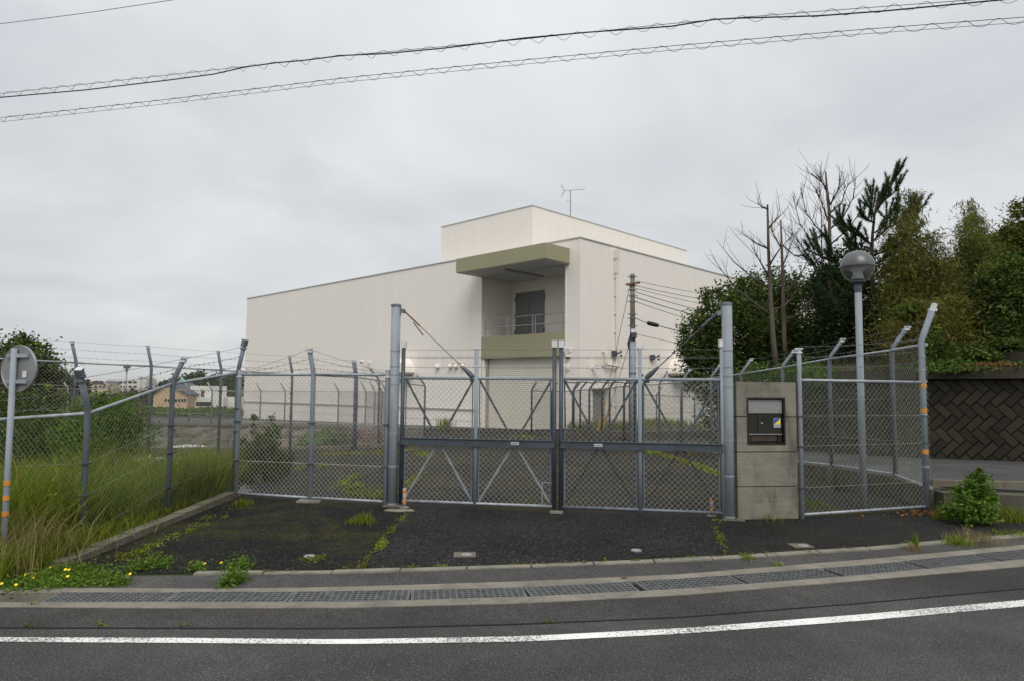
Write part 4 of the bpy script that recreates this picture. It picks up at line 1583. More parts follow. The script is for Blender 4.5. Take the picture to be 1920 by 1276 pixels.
o = slab(iu0, iu1, zs1 + 0.004, bz1 - 0.035, -0.03, -0.085, 'steel_plate', 'steel_plate', ic)
sc = MB()
for u in (0.08, 0.5, 0.92):
    for zz in (0.14, 0.86):
        c = pf(iu0 + (iu1 - iu0) * u, zs1 + 0.004 + (bz1 - 0.039 - zs1) * zz, -0.03)
        sc.lathe(c, [(0.005, 0), (0.004, 0.003)], 8, PN)
sc.build('screw', 'black', o)
zd0 = bz0 + bh * 0.235
us = iu0 + (iu1 - iu0) * 0.30
slab(iu0, us - 0.003, zd0, zs1, -0.05, -0.086, 'side_panel', 'dark_panel', ic)
dr = slab(us + 0.003, iu1, zd0, zs1, -0.044, -0.087, 'cover_door', 'dark_panel', ic)
kc = pf(us + (iu1 - us) * 0.16, (zd0 + zs1) / 2, -0.044)
MB().lathe(kc, [(0.016, 0), (0.016, 0.008), (0.009, 0.016), (0, 0.017)], 14, PN).build('lock_knob', 'steel_plate', dr, True)
kc = pf(iu0 + 0.06, zd0 + 0.045, -0.05)
MB().lathe(kc, [(0.009, 0), (0.007, 0.005)], 10, PN).build('keyhole', 'black', ic)
slab(iu0, iu1, zd0 - 0.016, zd0 - 0.003, -0.035, -0.087, 'ledge', 'steel_plate', ic)
slab(iu0 + 0.06, iu1 - 0.06, bz0 + 0.045, zd0 - 0.03, -0.062, -0.088, 'letter_slot', 'slot', ic)
slab(iu0, iu0 + 0.055, bz0 + 0.03, zd0 - 0.02, -0.045, -0.087, 'slot_cheek', 'dark_panel', ic)
slab(iu1 - 0.055, iu1, bz0 + 0.03, zd0 - 0.02, -0.045, -0.087, 'slot_cheek', 'dark_panel', ic)
# sticker
su0, su1 = iu0 + (iu1 - iu0) * 0.765, iu0 + (iu1 - iu0) * 0.965
sz0, sz1 = zd0 + (zs1 - zd0) * 0.30, zd0 + (zs1 - zd0) * 0.76
st = thing('security_sticker', 'small blue and yellow sticker on the intercom cover', 'sticker', pf(su0, sz0, -0.042))
slab(su0, su1, sz0, sz1, -0.0415, -0.0435, 'backing', 'stk_white', st)
e = 0.003
zt = sz0 + (sz1 - sz0) * 0.34
MB().prism([pf(su0 + e, zt, -0.041), pf(su0 + e, sz1 - e, -0.041), pf(su1 - e, sz1 - e, -0.041)], PN * 0.001).build('blue_triangle', 'blue', st)
MB().prism([pf(su0 + e + 0.002, zt - 0.001, -0.041), pf(su1 - e, zt - 0.001, -0.041), pf(su1 - e, sz1 - e - 0.002, -0.041)], PN * 0.001).build('yellow_triangle', 'stk_yellow', st)
lt = MB()
for k in range(6):
    u = su0 + e + 0.002 + (su1 - su0 - 2 * e - 0.004) * (k + 0.5) / 6
    lt.prism([pf(u - 0.0032, sz0 + 0.008, -0.041), pf(u + 0.0032, sz0 + 0.008, -0.041), pf(u + 0.0032, zt - 0.005, -0.041), pf(u - 0.0032, zt - 0.005, -0.041)], PN * 0.001)
lt.build('lettering', 'blue', st)
MB().prism([pf(su0 + 0.010, sz1 - 0.010, -0.0398), pf(su0 + 0.022, sz1 - 0.010, -0.0398), pf(su0 + 0.016, sz1 - 0.018, -0.0398)], PN * 0.001).build('emblem', 'stk_white', st)


# ------------------------------------------------------------------ lamps
def street_lamp(label, p, k=1.0):
    t = thing('street_lamp', label, 'street lamp', p, 'globe street lamps')
    h = 3.24 * k
    R = 0.235
    MB().tube([p - Vector((0, 0, 0.1)), p + Vector((0, 0, h))], 0.048, 16).build('pole', 'pipe', t, True)
    MB().lathe(p + Vector((0, 0, h)), [(0.052, -0.1), (0.052, 0.02), (0.085, 0.035), (0.105, 0.05), (0.105, 0.07), (0.08, 0.07)], 20).build('collar', 'dark', t)
    c = p + Vector((0, 0, h + 0.05 + R))
    prof = [(R * math.sin(math.pi * a / 24), -R * math.cos(math.pi * a / 24)) for a in range(4, 14)]
    gl = MB().lathe(c, prof, 28).build('globe', 'globe', t, True)
    gl.visible_shadow = True
    prof = [(R * 1.015 * math.sin(math.pi * a / 24), -R * 1.015 * math.cos(math.pi * a / 24)) for a in range(12, 25)]
    MB().lathe(c, [(R * 0.99, -0.03)] + prof, 28).build('dome', 'lampdome', t, True)
    MB().lathe(c, [(0.09, -0.19), (0.065, -0.11), (0.07, -0.07), (0.10, -0.06), (0.11, 0.02), (0.08, 0.1)], 20).build('lamp_holder', 'white_cap', t, True)
    return t


lp = G(1620, 952)
street_lamp('globe street lamp on a grey pole behind the right corner fence', lp)
lp2 = at(238, 688, 50) - Vector((0, 0, 3.5))
street_lamp('distant globe street lamp above the left fence', lp2)

# ------------------------------------------------------------------ traffic sign seen from behind
sp_ = G(5, 1062)
sp0, sp1 = Vector((sp_.x, sp_.y, -0.05)), at(27, 652, sp_.y + 0.05)
sg = thing('traffic_sign', 'round traffic sign seen from behind on a grey pole at far left', 'sign', sp0)
o = MB().tube([sp0 - Vector((0, 0, 0.3)), sp1], 0.0265, 14).build('pole', 'pipe', sg, True)
for zz in (0.30, 0.445, 0.58):
    c = sp0.lerp(sp1, zz / (sp1.z - sp0.z) + 0.11)
    dd = (sp1 - sp0).normalized()
    MB().tube([c - dd * 0.022, c + dd * 0.022], 0.0285, 14).build('orange_band', 'orange', o)
sn = Vector((0.29, 0.957, 0)).normalized()     # face looks away, turned to the right
sc_ = at(24, 690, sp_.y + 0.02) + sn * 0.06
MB().lathe(sc_, [(0, -0.004), (0.205, -0.004), (0.215, -0.012), (0.222, -0.006), (0.222, 0.01), (0, 0.012)], 40, sn).build('disc', 'signback', sg)
sdv = Vector((sn.y, -sn.x, 0))
for zz in (0.125, -0.12):
    q = sc_ + Vector((0, 0, zz)) - sn * 0.02
    MB().bar(q - sdv * 0.13, q + sdv * 0.13, 0.025, 0.035).build('bracket', 'galv', sg)
q = sc_ + sdv * 0.09 + Vector((0, 0, -0.05)) - sn * 0.013
MB().bar(q - sdv * 0.025, q + sdv * 0.025, 0.003, 0.06).build('label_plate', 'white_cap', sg)

# ------------------------------------------------------------------ utility pole in the yard
up_ = T(1187, 828)
ut = thing('utility_pole', 'utility pole with grey lower pipe and wires, inside the yard', 'utility pole', up_)
ptop = at(1189, 514, up_.y)
zj_ = at(1187, 640, up_.y).z
MB().tube([up_ - Vector((0, 0, 0.3)), Vector((up_.x, up_.y, zj_))], 0.125, 16).build('lower_pipe', 'pipe', ut, True)
MB().tube([Vector((up_.x, up_.y, zj_ - 0.1)), Vector((up_.x, up_.y, ptop.z))], [0.105, 0.085], 14).build('upper_pole', 'wood_pole', ut, True)
bn = MB()
for py in (520, 537, 545, 556, 567, 590, 598, 612, 640, 700, 760):
    z = at(1187, py, up_.y).z
    bn = MB().tube([Vector((up_.x, up_.y, z)), Vector((up_.x, up_.y, z + 0.05))], 0.135 if py > 640 else 0.115, 12)
    if py < 640:
        bn.tube([Vector((up_.x - 0.2, up_.y, z + 0.02)), Vector((up_.x + 0.2, up_.y, z + 0.02))], 0.014, 5)
    bn.build('band', 'postgrey', ut)
z = at(1187, 534, up_.y).z
MB().bar((up_.x - 0.28, up_.y - 0.13, z - 0.02), (up_.x + 0.27, up_.y - 0.13, z + 0.06), 0.06, 0.07).build('cross_arm', 'rust', ut)
MB().box((up_.x - 0.02, up_.y - 0.16, at(1187, 621, up_.y).z), (0.14, 0.16, 0.14)).build('camera_box', 'white', ut)
MB().box((up_.x + 0.02, up_.y - 0.14, at(1187, 629, up_.y).z), (0.2, 0.2, 0.2)).build('junction_box', 'dark', ut)
cb = MB()
for k in range(4):
    xo = -0.14 - 0.03 * k
    cb.tube([Vector((up_.x + xo * 0.4, up_.y - 0.12, at(1187, 618 + k * 4, up_.y).z)), Vector((up_.x + xo, up_.y - 0.13, at(1187, 632 + k * 4, up_.y).z)), Vector((up_.x - 0.15, up_.y - 0.1, at(1187, 655, up_.y).z)), Vector((up_.x - 0.15, up_.y - 0.08, at(1187, 800, up_.y).z))], 0.016, 5)
cb.build('riser_cable', 'black', ut)
ends = [(527, 545, 0.012, 'top'), (536, 556, 0.014, 'second'), (541, 566, 0.012, 'third'), (548, 580, 0.016, 'fourth'), (558, 592, 0.02, 'fifth'), (566, 604, 0.014, 'sixth'), (626, 646, 0.012, 'lowest')]
for py0, py1, r, nm in ends:
    a = at(1192, py0, up_.y)
    b = at(1345, py1, 31)
    b2 = a + (b - a) * 2.6
    w = MB().tube(sagline(a, b2, 0.25, 16), r * 0.8, 5, False).build('overhead_wire', 'cable', None, loc=a)
    tag(w, 'thin service wire leaving the utility pole to the right, %s of seven' % nm, 'wire', 'service wires on the utility pole')
a = at(1193, 597, up_.y)
b = at(1216, 606, up_.y + 1.2)
c = at(1232, 610, up_.y + 2.0)
d = at(1345, 634, 31)
t = thing('telephone_cable', 'telephone cable with a black splice case right of the utility pole', 'cable', a)
MB().tube(sagline(a, b, 0.02, 4), 0.014, 5).tube(sagline(c, c + (d - c) * 2.4, 0.1, 12), 0.018, 5).build('cable', 'cable', t)
MB().tube([b - (c - b) * 0.1, b, b.lerp(c, 0.5), c, c + (c - b) * 0.1], [0.03, 0.085, 0.09, 0.085, 0.03], 10).build('splice_case', 'black', t)
for (x0, y0, x1, y1, xb, yb, xa, ya2, lab) in ((1181, 537, 1134, 748, 1119, 815, 1134, 752, 'left'), (1178, 640, 1148, 745, 1126, 815, 1146, 755, 'right')):
    Yb = T(xb, yb)
    tpt = Vector((up_.x - 0.1, up_.y, at(x0, y0, up_.y).z))
    t = thing('guy_wire', 'guy wire with a yellow cover at its foot, %s of two' % lab, 'guy wire', Yb, 'guy wires of the utility pole')
    top = at(xa, ya2, Yb.y - 0.6)
    MB().tube([tpt, top], 0.012, 5).build('wire', 'rail', t)
    MB().tube([Yb, top], 0.055, 8).build('cover', 'yellow', t)
# low pipe barrier beside the driveway
q0, q1 = T(1004, 826), T(1076, 824)
t = thing('pipe_barrier', 'low dark pipe barrier seen through the gate centre', 'barrier', (q0 + q1) / 2)
MB().tube([q0, q0 + Vector((0, 0, 0.42)), q1 + Vector((0, 0, 0.42)), q1], 0.045, 8).tube([q0 + Vector((0, 0, 0.1)), q1 + Vector((0, 0, 0.1))], 0.03, 6).build('frame', 'dark', t)


# ------------------------------------------------------------------ overhead cables above the road
def cy_(px, far=10.0, near=6.9):
    k = px / 1920
    return 1.0 / ((1 / far) + k * (1 / near - 1 / far))


def interp(pts, x):
    if x <= pts[0][0]:
        (x0, y0), (x1, y1) = pts[0], pts[1]
    elif x >= pts[-1][0]:
        (x0, y0), (x1, y1) = pts[-2], pts[-1]
    else:
        for (x0, y0), (x1, y1) in zip(pts, pts[1:]):
            if x0 <= x <= x1:
                break
    return y0 + (y1 - y0) * (x - x0) / (x1 - x0)


def cable_path(pts, x0=-700, x1=2500, st=40, **k):
    out = []
    x = x0
    while x <= x1:
        out.append(at(x, interp(pts, x), cy_(x, **k)))
        x += st
    return out


def helix(pts, R, pitch, r, name, parent):
    mb = MB()
    path = []
    s = 0.0
    for a, b in zip(pts, pts[1:]):
        L = (b - a).length
        d = (b - a).normalized()
        side = d.cross(Vector((0, 0, 1))).normalized()
        u = side.cross(d)
        n = max(2, int(L / pitch * 12))
        for i in range(n):
            ph = 2 * math.pi * (s + L * i / n) / pitch
            path.append(a.lerp(b, i / n) + side * math.cos(ph) * R + u * math.sin(ph) * R)
        s += L
    mb.tube(path, r, 4, False)
    return mb.build(name, 'cable', parent)


mes1 = [(0, 176), (433, 128), (640, 105.5), (980, 74), (1260, 44.5), (1363, 35), (1570, 19), (1812, 1), (1920, -7)]
thk1 = [(0, 183), (160, 169), (320, 150), (400, 139.5), (460, 126), (517, 118), (567, 114), (640, 104.5), (720, 101), (830, 91), (980, 72), (1100, 61), (1200, 54), (1260, 49.5), (1336, 37), (1381, 34.5), (1536, 30), (1657, 21), (1874, 0.5), (1960, -8)]
c1 = thing('overhead_cable', 'upper overhead cable with a spiral wrap and a thick line across the sky', 'cable', at(960, 75, cy_(960)), 'spiral wrapped cables over the road')
m1 = cable_path(mes1)
MB().tube(m1, 0.0036, 5, False).build('messenger_wire', 'cable', c1)
MB().tube(cable_path(thk1, st=20), 0.0078, 6, False).build('main_cable', 'cable', c1)
helix([p - Vector((0, 0, 0.022)) for p in m1], 0.038, 0.31, 0.0026, 'spiral_wrap', c1)
up2 = [(0, 221), (320, 186), (640, 147), (960, 115), (1260, 86.5), (1600, 57), (1920, 32.5)]
lo2 = [(0, 229), (320, 194), (640, 155), (960, 123), (1260, 94.5), (1600, 65.5), (1920, 42)]
c2 = thing('overhead_cable', 'lower overhead cable of two thin lines with a spiral wrap across the sky', 'cable', at(960, 118, cy_(960)), 'spiral wrapped cables over the road')
m2 = cable_path(up2)
MB().tube(m2, 0.0038, 5, False).build('messenger_wire', 'cable', c2)
MB().tube(cable_path(lo2), 0.0028, 5, False).build('main_cable', 'cable', c2)
helix([p - Vector((0, 0, 0.03)) for p in m2], 0.036, 0.31, 0.0026, 'spiral_wrap', c2)
wtop = cable_path([(0, 45), (160, 25), (325, 0)], -500, 900)
tag(MB().tube(wtop, 0.0042, 5, False).build('overhead_wire', 'cable', None, loc=wtop[0]), 'single bare wire in the top left corner of the sky', 'wire')

# ------------------------------------------------------------------ right side: road, low wall, block wall, bank
rr_pts = [(5.95, 10.15, 0.24), (7.2, 9.6, 0.26), (9.4, 8.9, 0.3), (24, 7.0, 0.3), (24, 12, 0.34), (10.8, 14.65, 0.3), (9.55, 16.3, 0.25), (8.5, 20.3, 0.02), (9.4, 27, -0.2), (11, 36, -0.4), (5.2, 36, -0.4), (5.0, 26, -0.3), (5.75, 17.5, 0.02), (6.2, 12.4, 0.24)]
tri = MB()
L_ = [(6.22, 10.45), (6.27, 12), (5.85, 17), (5.3, 23), (4.9, 30)]
R_ = [(24, 11.5), (10.75, 14.7), (9.0, 18.2), (9.0, 23), (10, 30)]
zz_ = [0.30, 0.27, 0.1, -0.1, -0.35]
vs, fs = [], []
for (a, b), (c, d), z in zip(L_, R_, zz_):
    for k in range(9):
        vs.append((a + (c - a) * k / 8, b + (d - b) * k / 8, z))
for j in range(4):
    for k in range(8):
        i = j * 9 + k
        fs.append((i, i + 1, i + 10, i + 9))
n0 = len(vs)
vs += [(6.22, 10.45, 0.30), (24, 11.5, 0.30), (24, 6.0, 0.30), (9.5, 9.35, 0.30)]
fs.append((n0, n0 + 3, n0 + 2, n0 + 1))
struct(MB().add(vs, fs).build('side_road', 'side_road'))
lw = thing('low_wall', 'low stained concrete wall under the right side fence', 'wall', (6.1, 12, 0))
pts5 = [Vector((f5b[0].x + 0.02, f5b[0].y + 0.02, 0.31))] + [p + Vector((0, 0, 0.02)) for p in f5[1:]]
mb = MB()
for a, b in zip(pts5, pts5[1:]):
    h = 0.5
    mb.bar(a - Vector((0, 0, h / 2)), b - Vector((0, 0, h / 2)), 0.2, h)
mb.build('wall_beam', 'wallc', lw)
for t_ in (0.35, 0.9):
    q = pts5[1].lerp(pts5[2], t_)
    MB().box(q - Vector((0.14, 0.02, 0.26)), (0.14, 0.16, 0.5)).build('buttress', 'wallc', lw)
sw = thing('roadside_wall', 'low concrete ledge wall right of the orange banded corner post', 'wall', (7, 10, 0))
a, b, c = Vector((6.12, 10.08, 0.0)), Vector((7.35, 9.85, 0)), Vector((11.5, 9.35, 0))
mb = MB().bar(a + Vector((0, 0, 0.12)), b + Vector((0, 0, 0.12)), 0.3, 0.30)
mb.build('ledge', 'wallc', sw)
MB().bar(b + Vector((0.0, 0, 0.05)), c + Vector((0, 0, 0.05)), 0.34, 0.24).build('ledge', 'wallc', sw)
e0, e1 = Vector((6.25, 10.5, 0.33)), Vector((12, 9.75, 0.33))
MB().bar(e0, e1, 0.14, 0.12).build('road_kerb', 'kerb_old', sw)
tag(MB().bar(Vector((7.95, 9.72, 0.185)), Vector((8.35, 9.68, 0.185)), 0.2, 0.02).build('blue_board', 'lightblue', None, loc=(8.1, 9.7, 0.18)), 'pale blue flat board lying on the ledge behind the leafy plant', 'board')

# herringbone block retaining wall
bw = thing('block_retaining_wall', 'dark herringbone concrete block wall beside the side road', 'wall', (10.7, 14.7, 0.3))
wall_path = [Vector((11.3, 14.1, 0.31)), Vector((9.55, 16.25, 0.22)), Vector((8.62, 18.9, 0.06)), Vector((8.45, 22.0, -0.1))]
ZTOP = 2.25
capz = 0.24
acc = 0
px_step, bl, bwid = 0.25, 0.40, 0.25 / math.sqrt(2)
block_mesh = None


def rect_clip(poly, zmin, zmax, smin, smax):
    """clip a polygon (s, z) to a rectangle"""
    def clip(P, f, inter):
        out = []
        for i in range(len(P)):
            a, b = P[i], P[(i + 1) % len(P)]
            fa, fb = f(a), f(b)
            if fa >= 0:
                out.append(a)
            if (fa >= 0) != (fb >= 0):
                t = fa / (fa - fb)
                out.append((a[0] + (b[0] - a[0]) * t, a[1] + (b[1] - a[1]) * t))
        return out
    for f in (lambda p: p[1] - zmin, lambda p: zmax - p[1], lambda p: p[0] - smin, lambda p: smax - p[0]):
        poly = clip(poly, f, None)
        if len(poly) < 3:
            return []
    return poly


for a, b in zip(wall_path, wall_path[1:]):
    d = Vector((b.x - a.x, b.y - a.y, 0))
    L = d.length
    d.normalize()
    nrm = Vector((-d.y, d.x, 0))
    if nrm.y > 0:
        nrm = -nrm
    zb = min(a.z, b.z) - 0.05
    zt = ZTOP - capz
    back = MB().prism([(a.x, a.y, zb - 0.4), (b.x, b.y, zb - 0.4), (b.x - nrm.x * 0.4, b.y - nrm.y * 0.4, zb - 0.4), (a.x - nrm.x * 0.4, a.y - nrm.y * 0.4, zb - 0.4)], (0, 0, zt - zb + 0.4))
    back.build('wall_backing', 'mortar', bw)
    MB().bar(a.lerp(a, 0) * 1.0 + Vector((0, 0, ZTOP - capz / 2 - a.z)) + nrm * 0.02, b + Vector((0, 0, ZTOP - capz / 2 - b.z)) + nrm * 0.02, 0.35, capz).build('wall_cap', 'wallcap', bw)
    rowh = bl / math.sqrt(2)
    gap = 0.007
    row = 0
    z = zb
    while z < zt + rowh:
        sgn = 1 if row % 2 == 0 else -1
        s = -0.4 + (px_step / 2 if row % 2 else 0)
        while s < L + 0.4:
            cxs, cz = s, z
            dx = Vector((1, sgn)).normalized()
            dn = Vector((-dx.y, dx.x))
            hl_, hw = bl / 2 - gap, bwid / 2 - gap
            P = [(cxs + dx.x * i * hl_ + dn.x * j * hw, cz + dx.y * i * hl_ + dn.y * j * hw) for i, j in ((-1, -1), (1, -1), (1, 1), (-1, 1))]
            P = rect_clip(P, zb + 0.02, zt - 0.015, 0.0, L)
            if P and abs(sum(P[i][0] * P[(i + 1) % len(P)][1] - P[(i + 1) % len(P)][0] * P[i][1] for i in range(len(P)))) > 0.008:
                th = 0.03 + random.uniform(-0.01, 0.01)
                mcx = sum(p[0] for p in P) / len(P)
                mcz = sum(p[1] for p in P) / len(P)
                base = [a + d * p[0] + Vector((0, 0, p[1] - a.z)) for p in P]
                face = [a + d * (mcx + (p[0] - mcx) * 0.93) + Vector((0, 0, mcz + (p[1] - mcz) * 0.93 - a.z)) + nrm * th for p in P]
                n = len(P)
                vs = base + face
                fs = [tuple(range(n, 2 * n))] + [(i, (i + 1) % n, (i + 1) % n + n, i + n) for i in range(n)]
                MB().add(vs, fs).build('block', 'block', bw)
            s += px_step
        z += rowh
        row += 1

# wooded bank above the block wall
bankv, bankf = [], []
BX = [8.7 + 1.3 * i for i in range(18)]
for j in range(14):
    t = j / 13
    for i, x0 in enumerate(BX):
        base_y = 18.4 - (x0 - 8.6) * 0.95 if x0 < 13 else 14.2 - (x0 - 13) * 0.5
        if x0 < 8.6:
            base_y = 18.6 + (8.6 - x0) * 3.0
        base_y = max(11.5, base_y) + 0.35
        zf = 2.15 if x0 > 8 else 2.15 - (8 - x0) * 0.65
        bankv.append((x0 + t * 6, base_y + t * 24, zf + t * 3.2 * (1 if x0 > 8 else 0.5) + 0.25 * math.sin(x0 * 1.7 + j) * t))
for j in range(13):
    for i in range(len(BX) - 1):
        k = j * len(BX) + i
        bankf.append((k, k + 1, k + len(BX) + 1, k + len(BX)))
struct(MB().add(bankv, bankf).build('wooded_bank', 'soil'))
uw = thing('upper_wall', 'short dark concrete wall higher up on the ivy bank at right edge', 'wall', at(1880, 670, 17.2))
qa, qb = at(1842, 661, 17.4), at(1990, 656, 16.0)
MB().bar(qa - Vector((0, 0, 0.3)), qb - Vector((0, 0, 0.3)), 0.2, 0.6).build('wall_face', 'wallcap', uw)


# ------------------------------------------------------------------ trees at right
def bz(px, Y):
    """foot on the wooded bank"""
    p = at(px, 700, Y)
    return Vector((p.x, p.y, 2.1))


E1 = [pb(1312, 640, 24, 40, 55), pb(1350, 590, 24.4, 45, 50), pb(1330, 700, 24, 50, 50), pb(1395, 630, 25, 60, 70), pb(1350, 770, 24.2, 38, 55), pb(1400, 730, 24.6, 60, 70), pb(1300, 660, 23.8, 24, 26)]
leafy_tree('evergreen_tree', 'rounded dark evergreen tree against the right wall of the warehouse', 'tree', Vector((7.3, 24.3, -0.3)), E1, 30000, 0.12, 0.5, 'everg', r0=0.13, group='evergreens on the bank')
E2 = [pb(1440, 560, 27, 55, 60), pb(1500, 600, 27, 70, 80), pb(1450, 650, 26, 70, 60), pb(1530, 660, 26, 70, 60), pb(1405, 555, 27.5, 40, 45)]
leafy_tree('evergreen_tree', 'dense evergreen tree behind the two bare trunks', 'tree', Vector((10.6, 27, 1.5)), E2, 30000, 0.13, 0.5, 'everg', r0=0.15, group='evergreens on the bank')
E3 = [pb(1580, 620, 22.5, 60, 70), pb(1560, 690, 22, 60, 40), pb(1620, 680, 22, 60, 45), pb(1500, 700, 21.5, 50, 30), pb(1600, 560, 23.5, 55, 60), pb(1660, 620, 23, 55, 70), pb(1600, 500, 23.8, 46, 48), pb(1560, 540, 23.8, 50, 40)]
leafy_tree('evergreen_tree', 'very dark evergreen behind the globe street lamp', 'tree', Vector((11.2, 23, 2.2)), E3, 36000, 0.12, 0.5, 'everg_d', r0=0.14, group='evergreens on the bank')
E4 = [pb(1862, 565, 18.5, 40, 55), pb(1902, 520, 18.5, 45, 40), pb(1930, 590, 18, 60, 70), pb(1875, 620, 18, 45, 40)]
leafy_tree('broadleaf_tree', 'dark leafy tree at the right edge above the upper wall', 'tree', Vector((13.2, 18.6, 2.6)), E4, 22000, 0.10, 0.5, 'everg', r0=0.1)
E5 = [pb(1905, 450, 22, 40, 30), pb(1940, 405, 22, 40, 36), pb(1880, 475, 22, 32, 26), pb(1960, 460, 22, 50, 60), pb(1921, 385, 21.6, 10, 26)]
leafy_tree('broadleaf_tree', 'yellowish green tree reaching into the sky at the right edge', 'tree', Vector((16.6, 22.2, 3)), E5, 8000, 0.13, 0.42, 'bamboo_g', r0=0.1)
E6 = [pb(1420, 700, 20.5, 30, 18), pb(1500, 700, 19.6, 50, 16), pb(1540, 703, 19, 50, 14)]
leafy_tree('low_shrub', 'bright green low shrub behind the right side fence above the pillar', 'shrub', Vector((8.7, 19.8, 1.4)), E6, 5000, 0.08, 0.5, 'shrub_l', r0=0.03)


def bamboo(label, spec, mat, n_leaf, culms, Y):
    """spec: list of (px, py_top, py_bottom, half width px)"""
    foot_ = bz(spec[0][0], Y)
    t = thing('bamboo_clump', label, 'bamboo', foot_, 'bamboo on the bank')
    mb = MB()
    P = []
    D = []
    for px, yt, yb, hw in spec:
        for k in range(culms):
            x0 = px + random.uniform(-hw, hw)
            xt = px + random.uniform(-hw, hw) * 0.9
            yy = Y + random.uniform(-1.2, 1.2)
            top = at(xt, yt + random.uniform(0, 0.55) * (yb - yt) * (0.3 + abs(xt - px) / max(1, hw)), yy)
            bot = at(x0, yb, yy)
            mid = bot.lerp(top, 0.6) + Vector((random.uniform(-.1, .1), random.uniform(-.1, .1), 0))
            mb.tube([bot, mid, top, top + Vector((random.uniform(-.3, .3), random.uniform(-.2, .2), random.uniform(-.1, .25)))], [0.014, 0.01, 0.006, 0.002], 4, False)
            m = n_leaf // (culms * len(spec))
            tt = 1 - RNG.uniform(0, 1, m) ** 1.6 * 0.95
            q = np.array(bot)[None] + (np.array(top) - np.array(bot))[None] * tt[:, None]
            spread = 0.09 + 0.34 * np.sqrt(np.clip(1 - tt, 0, 1))
            q = q + RNG.normal(size=(m, 3)) * spread[:, None] * np.array([1, 1, 0.6])
            P.append(q)
    stuff(mb.build('culms', 'culm', t))
    P = np.concatenate(P)
    V, F = leaves(P, 0.19, 0.14, 0.2, 0.55)
    npmesh('foliage', V, F, mat, t)
    return t


bamboo('brown green bamboo thicket right of the pine', [(1700, 350, 640, 22), (1690, 440, 670, 40), (1730, 430, 670, 40), (1765, 470, 670, 35)], 'bamboo_m', 26000, 16, 20.5)
bamboo('tall feathery bamboo clump standing against the sky', [(1822, 372, 600, 26), (1800, 450, 660, 45), (1850, 430, 640, 45)], 'bamboo_g', 22000, 15, 21.5)
bamboo('greenish bamboo at the far right behind the leafy tree', [(1885, 430, 640, 45), (1920, 415, 640, 40)], 'bamboo_g', 14000, 15, 23)
bamboo('dry brown bamboo hanging low above the ivy', [(1790, 560, 690, 60), (1720, 560, 690, 50)], 'bamboo', 16000, 18, 18.8)
leafy_tree('leafy_shrub', 'fresh green shrub in front of the bamboo by the corner post', 'shrub', at(1690, 690, 18), [pb(1690, 590, 18, 22, 14), pb(1720, 580, 18, 16, 14), pb(1745, 640, 17.6, 18, 30), pb(1760, 670, 17.2, 25, 22), pb(1800, 676, 16.9, 30, 16)], 3500, 0.1, 0.5, 'shrub_l', r0=0.02, per=25)
# ivy and leaf litter above the wall
P = []
for px, py, Y, rx, ry, n in ((1780, 684, 16.4, 40, 9, 900), (1830, 664, 16.8, 34, 14, 1200), (1880, 645, 17.1, 50, 9, 1500), (1900, 630, 17.6, 40, 14, 900), (1905, 682, 16.0, 30, 5, 300), (1760, 650, 17, 15, 30, 500), (1790, 694, 15.6, 44, 5, 420), (1760, 692, 15.9, 30, 5, 300), (1850, 690, 15.2, 30, 4, 120), (1700, 690, 17.2, 60, 6, 500)):
    c, r = pb(px, py, Y, rx, ry)
    P.append(np.array(c) + RNG.normal(size=(n, 3)) * np.array([r[0] * 0.5, 0.25, r[2] * 0.5]))
V, F = leaves(np.concatenate(P), 0.085, 0.75)
tag(stuff(npmesh('ivy', V, F, 'shrub', None)), 'ivy trailing over the top of the block wall', 'ivy')
P = []
for px, py, Y, n in ((1850, 686, 16.1, 500), (1870, 684, 15.9, 500), (1820, 690, 16.2, 150)):
    c = np.array(at(px, py, Y))
    P.append(c + RNG.normal(size=(n, 3)) * np.array([0.22, 0.2, 0.03]))
V, F = leaves(np.concatenate(P), 0.07, 0.5)
tag(stuff(npmesh('leaf_litter', V, F, 'brownleaf', None)), 'brown dead leaves lying on top of the block wall', 'leaves')


# dead trees
def dead_tree(label, Y, trunk, branches, r0, twig=10):
    base = at(trunk[0][0], trunk[0][1], Y)
    t = thing('dead_tree', label, 'tree', base, 'bare dead trees')
    mb = MB()
    pts = [at(x, y, Y) for x, y in trunk]
    mb.tube(pts, [r0 * (1 - 0.7 * i / (len(pts) - 1)) for i in range(len(pts))], 8)
    mb.build('trunk', 'bark', t, True)
    mb = MB()
    for br in branches:
        dy = random.uniform(-0.8, 0.8)
        p = [at(x, y, Y + dy * i / len(br)) for i, (x, y) in enumerate(br)]
        rr = [max(0.008, r0 * 0.34 * (1 - 0.8 * i / (len(p) - 1))) for i in range(len(p))]
        mb.tube(p, rr, 5)
        for _ in range(twig):
            k = random.randrange(len(p) - 1)
            q = p[k].lerp(p[k + 1], random.random())
            dv = (p[k + 1] - p[k]).normalized() + Vector((random.uniform(-1, 1), random.uniform(-0.6, 0.6), random.uniform(-0.1, 1.1)))
            e1 = q + dv * random.uniform(0.12, 0.42)
            e2 = e1 + (dv * 0.6 + Vector((random.uniform(-.4, .4), 0, random.uniform(0.1, .6)))) * random.uniform(0.1, 0.35)
            mb.tube([q, e1, e2], [0.009, 0.006, 0.003], 4, False)
            if random.random() < 0.6:
                mb.tube([e1, e1 + Vector((random.uniform(-.2, .2), random.uniform(-.1, .1), random.uniform(0, .25)))], [0.005, 0.003], 3, False)
    mb.build('branches', 'bark_d' if twig > 12 else 'bark', t, True)
    return t


